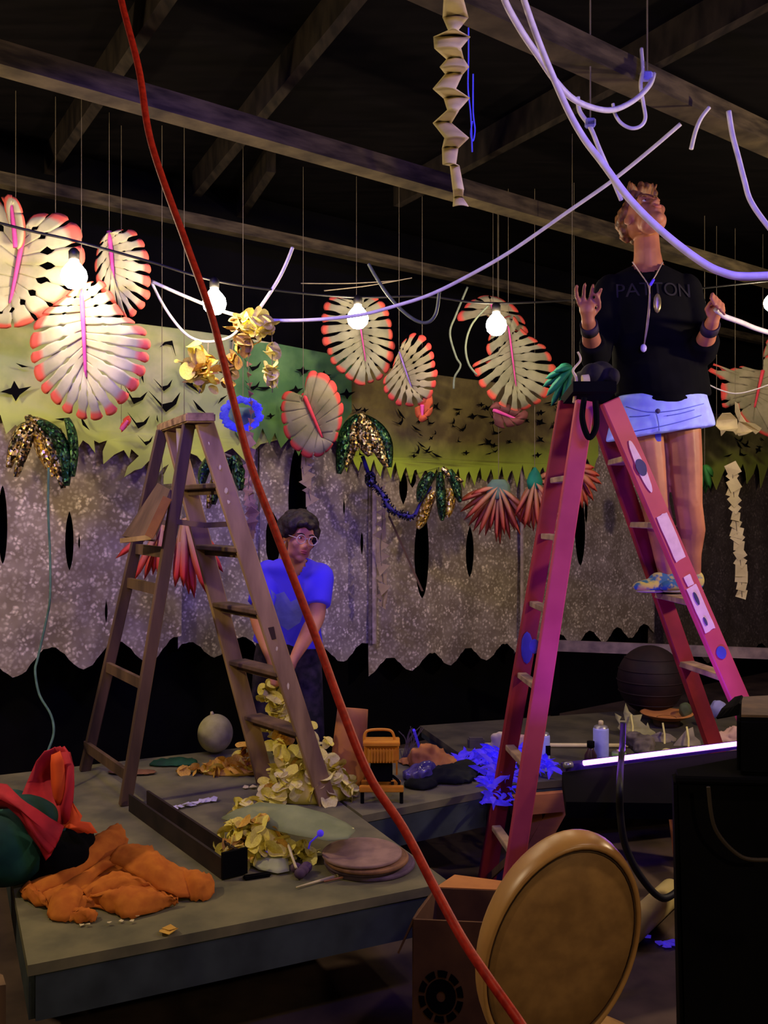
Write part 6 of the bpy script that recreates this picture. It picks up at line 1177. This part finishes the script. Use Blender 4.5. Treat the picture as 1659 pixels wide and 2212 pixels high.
b = B(); loft(b, [(H(1432, 856, Yp+.03), .205, .145, .0, 0), (H(1428, 820, Yp+.03), .203, .145, 0, 0), (H(1418, 740, Yp+.02), .190, .135, 0, 0), (H(1408, 680, Yp+.01), .182, .13, 0, 0), (H(1400, 625, Yp+.02), .178, .108, 0, 0), (H(1399, 594, Yp+.03), .145, .09, 0, 0), (H(1399, 578, Yp+.03), .082, .076, 0, 0)])
ell(b, H(1440, 866, Yp-.03), (.13, .09, .035))
for s_, e_, w_ in ((sL, eL, wL), (sR, eR, wR)): ell(b, s_, .07); cyl(b, s_, e_, .072, .066, 18); ell(b, e_, .062); cyl(b, e_, e_.lerp(w_, .42), .062, .056, 18)
sb = remeshed(b, .009, 4, lambda p: p.y < Yp+.03 and (p-H(1399, 562, Yp-.04)).length < .058)
for v in sb.verts: v.co += Vector((.4, -1, .2)).normalized()*.014*noise.noise(Vector((v.co.x*8, v.co.y*4, v.co.z*5)))
top = obj('black_top', sb, M_top, t, True, solid=.003)
fc = bpy.data.curves.new('lettering', 'FONT'); fc.body = 'PATTON'; fc.size = .085; fc.align_x = 'CENTER'; fc.extrude = .001; fo = bpy.data.objects.new('lettering', fc); C.objects.link(fo)
me = bpy.data.meshes.new_from_object(fo.evaluated_get(bpy.context.evaluated_depsgraph_get())); bpy.data.objects.remove(fo)
b = B(); b.from_mesh(me); lc = H(1402, 632, 0.001+Yp); from_ = Vector((H(1402, 0, Yp).x, 0, H(0, 636, Yp-.12).z))
bt = bmesh.new(); bt.from_mesh(top.data); tree = BVHTree.FromBMesh(bt); bt.free(); base = org(t)
for v in b.verts:
    p = Vector((from_.x+v.co.x*.95, 0, from_.z+v.co.y)); hit = tree.ray_cast(Vector((p.x, 2.5, p.z))-base, Vector((0, 1, 0)))
    v.co = Vector((p.x, (hit[0].y+base.y if hit[0] else Yp-.12)-.006-v.co.z, p.z))
obj('lettering', b, mat('dark_grey_print', lin((36, 33, 40)), lin((28, 25, 32))), top)
# wrist bands
for e_, w_ in ((eL, wL), (eR, wR)):
    b = B(); q = e_.lerp(w_, .78); dd = (w_-e_).normalized(); lathe(b, q, [(.03, -.02), (.037, -.02), (.036, .025), (.03, .025), (.03, -.02)], 18, dd.to_track_quat('Z', 'Y').to_matrix()); obj('wrist_band', b, mat('dark_wristband', lin((50, 36, 60)), lin((30, 24, 36))), t, True)
# white shorts, blacklight blue put into their base colour
M_sh = mat('blacklit_denim', (.36, .46, .98), (.30, .34, .95), rough=.85, scale=26, fluor=.16)
b = B(); loft(b, [(H(1425, 938, Yp+.03), .238, .165, .15, 0), (H(1427, 915, Yp+.03), .226, .158, .10, 0), (H(1430, 885, Yp+.03), .206, .148, .03, 0), (H(1431, 845, Yp+.03), .182, .13, 0, 0)])
sb = remeshed(b, .009, 3)
for v in sb.verts: v.co += Vector((0, -1, .3)).normalized()*.008*noise.noise(v.co*12)
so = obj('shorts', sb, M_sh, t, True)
bt = bmesh.new(); bt.from_mesh(so.data); tree = BVHTree.FromBMesh(bt); bt.free()
def on(x, y, o=.004):
    r_ = U(x, y, 1)-Vector((0, 0, CAMZ)); h = tree.ray_cast(Vector((0, 0, CAMZ))-base, r_.normalized()); return (h[0]+base-r_.normalized()*o) if h[0] else U(x, y, Yp-.13)
M_seam = mat('blue_seam', (.16, .2, .8), (.12, .16, .7))
for pts in ([(1352, 878), (1400, 890), (1460, 886), (1520, 872)], [(1360, 900), (1385, 899), (1405, 896)], [(1440, 898), (1470, 893), (1500, 885)], [(1416, 886), (1422, 910), (1424, 930)], [(1356, 934), (1400, 926), (1440, 918), (1480, 908), (1515, 897)]):
    b = B(); tube(b, [on(*p) for p in smooth_path([Vector((*p, 0)) for p in pts], 4) for p in [p[:2]]], .0022, 5); obj('seam', b, M_seam, so, True)
b = B(); ell(b, on(1421, 888), (.011, .006, .011)); obj('button', b, M_ink, so, True)
b = B(); rows_sheet(b, [(H(1416, 925, Yp-.06), H(1428, 925, Yp-.06), (0, 0, 0)), (H(1415, 953, Yp-.05), H(1428, 953, Yp-.05), (0, 0, 0))], 2); obj('pocket_lining', b, mat('blue_lining', (.1, .1, .9)), so, solid=.003)
# shoes, necklace
M_shoe = mat('colourful_sneaker', lin((186, 170, 96)), lin((46, 96, 140)), rough=.7, scale=26, lo=.45, hi=.55); M_sole = mat('pale_sole', lin((170, 160, 150)))
for an in lg:
    b = B(); r_ = Matrix.Rotation(.35, 3, 'Z'); ell(b, an+Vector((-.058, -.022, -.042)), (.115, .045, .033), r_); ell(b, an+Vector((0, 0, -.02)), (.05, .043, .055)); ell(b, an+Vector((-.03, -.012, -.02)), (.06, .04, .04), r_)
    for v in b.verts: v.co.z = max(v.co.z, zs+.012)
    s_ = obj('sneaker', remeshed(b, .008, 2), M_shoe, t, True)
    b = B(); ell(b, an+Vector((-.05, -.02, -.062)), (.105, .042, .010), r_); obj('sole', b, M_sole, s_, True)
bt = bmesh.new(); bt.from_mesh(top.data); tree2 = BVHTree.FromBMesh(bt); bt.free()
def ont(x, y, o=.008):
    r_ = (U(x, y, 1)-Vector((0, 0, CAMZ))).normalized(); h = tree2.ray_cast(Vector((0, 0, CAMZ))-base, r_); return (h[0]+base-r_*o) if h[0] else U(x, y, Yp-.1)
nl = mat('pale_cord', lin((200, 180, 150)), lin((170, 150, 124)))
b = B(); tube(b, smooth_path([ont(1366, 566), ont(1384, 592), ont(1401, 618), ont(1402, 650), ont(1397, 700), ont(1390, 752)], 5), .0028, 5); tube(b, smooth_path([ont(1432, 566), ont(1418, 592), ont(1404, 618), ont(1404, 650), ont(1400, 700), ont(1390, 752)], 5), .0028, 5); n_ = obj('necklace_cord', b, nl, t, True)
b = B(); p = ont(1390, 752, .014); ell(b, p, (.014, .008, .018)); obj('pendant', b, mat('pale_violet_pendant', lin((220, 210, 255)), lin((190, 180, 240)), rough=.3), n_, True)
b = B(); tube(b, [ont(1412, 604, .011), ont(1405, 616, .011)], .006, 6); obj('violet_bead', b, M_vio, n_, True)
b = B(); p = ont(1420, 655, .01); ell(b, p, (.017, .006, .042)); obj('badge', b, mat('brassy_badge', lin((196, 180, 130)), lin((120, 110, 80)), rough=.3, metal=.6), top, True)
# short tousled hair swept up
b = B(); ell(b, hd @ Vector((0, .036, .05)), (.080, .085, .08), hd.to_3x3(), 3); rh = random.Random(9)
for _ in range(150):
    a, q = rh.uniform(0, 2*PI), rh.uniform(-.5, 1); c = Vector((math.cos(a)*math.sqrt(max(0, 1-q*q)), math.sin(a)*math.sqrt(max(0, 1-q*q)), q)); p = Vector((c.x*.082, .03+c.y*.094, .042+c.z*.086))
    if p.y < -.025 and p.z < .085: continue
    if abs(p.x) > .062 and p.y < .035 and p.z < .025: continue
    ell(b, hd @ p, rh.uniform(.012, .022), sub=1)
for _ in range(46):                                      # fringe tufts standing off the brow
    x = rh.uniform(-.062, .062); p0 = hd @ Vector((x, -.05+abs(x)*.3, .092)); p1 = hd @ Vector((x+rh.uniform(-.01, .02), -.085+rh.uniform(-.02, .015), .115+rh.uniform(-.01, .03))); cyl(b, p0, p1, .012, .005, 7)
obj('hair', remeshed(b, .0055, 1), M_hair2, t, True)
for o in list(bpy.data.meshes):
    if o.users == 0: bpy.data.meshes.remove(o)
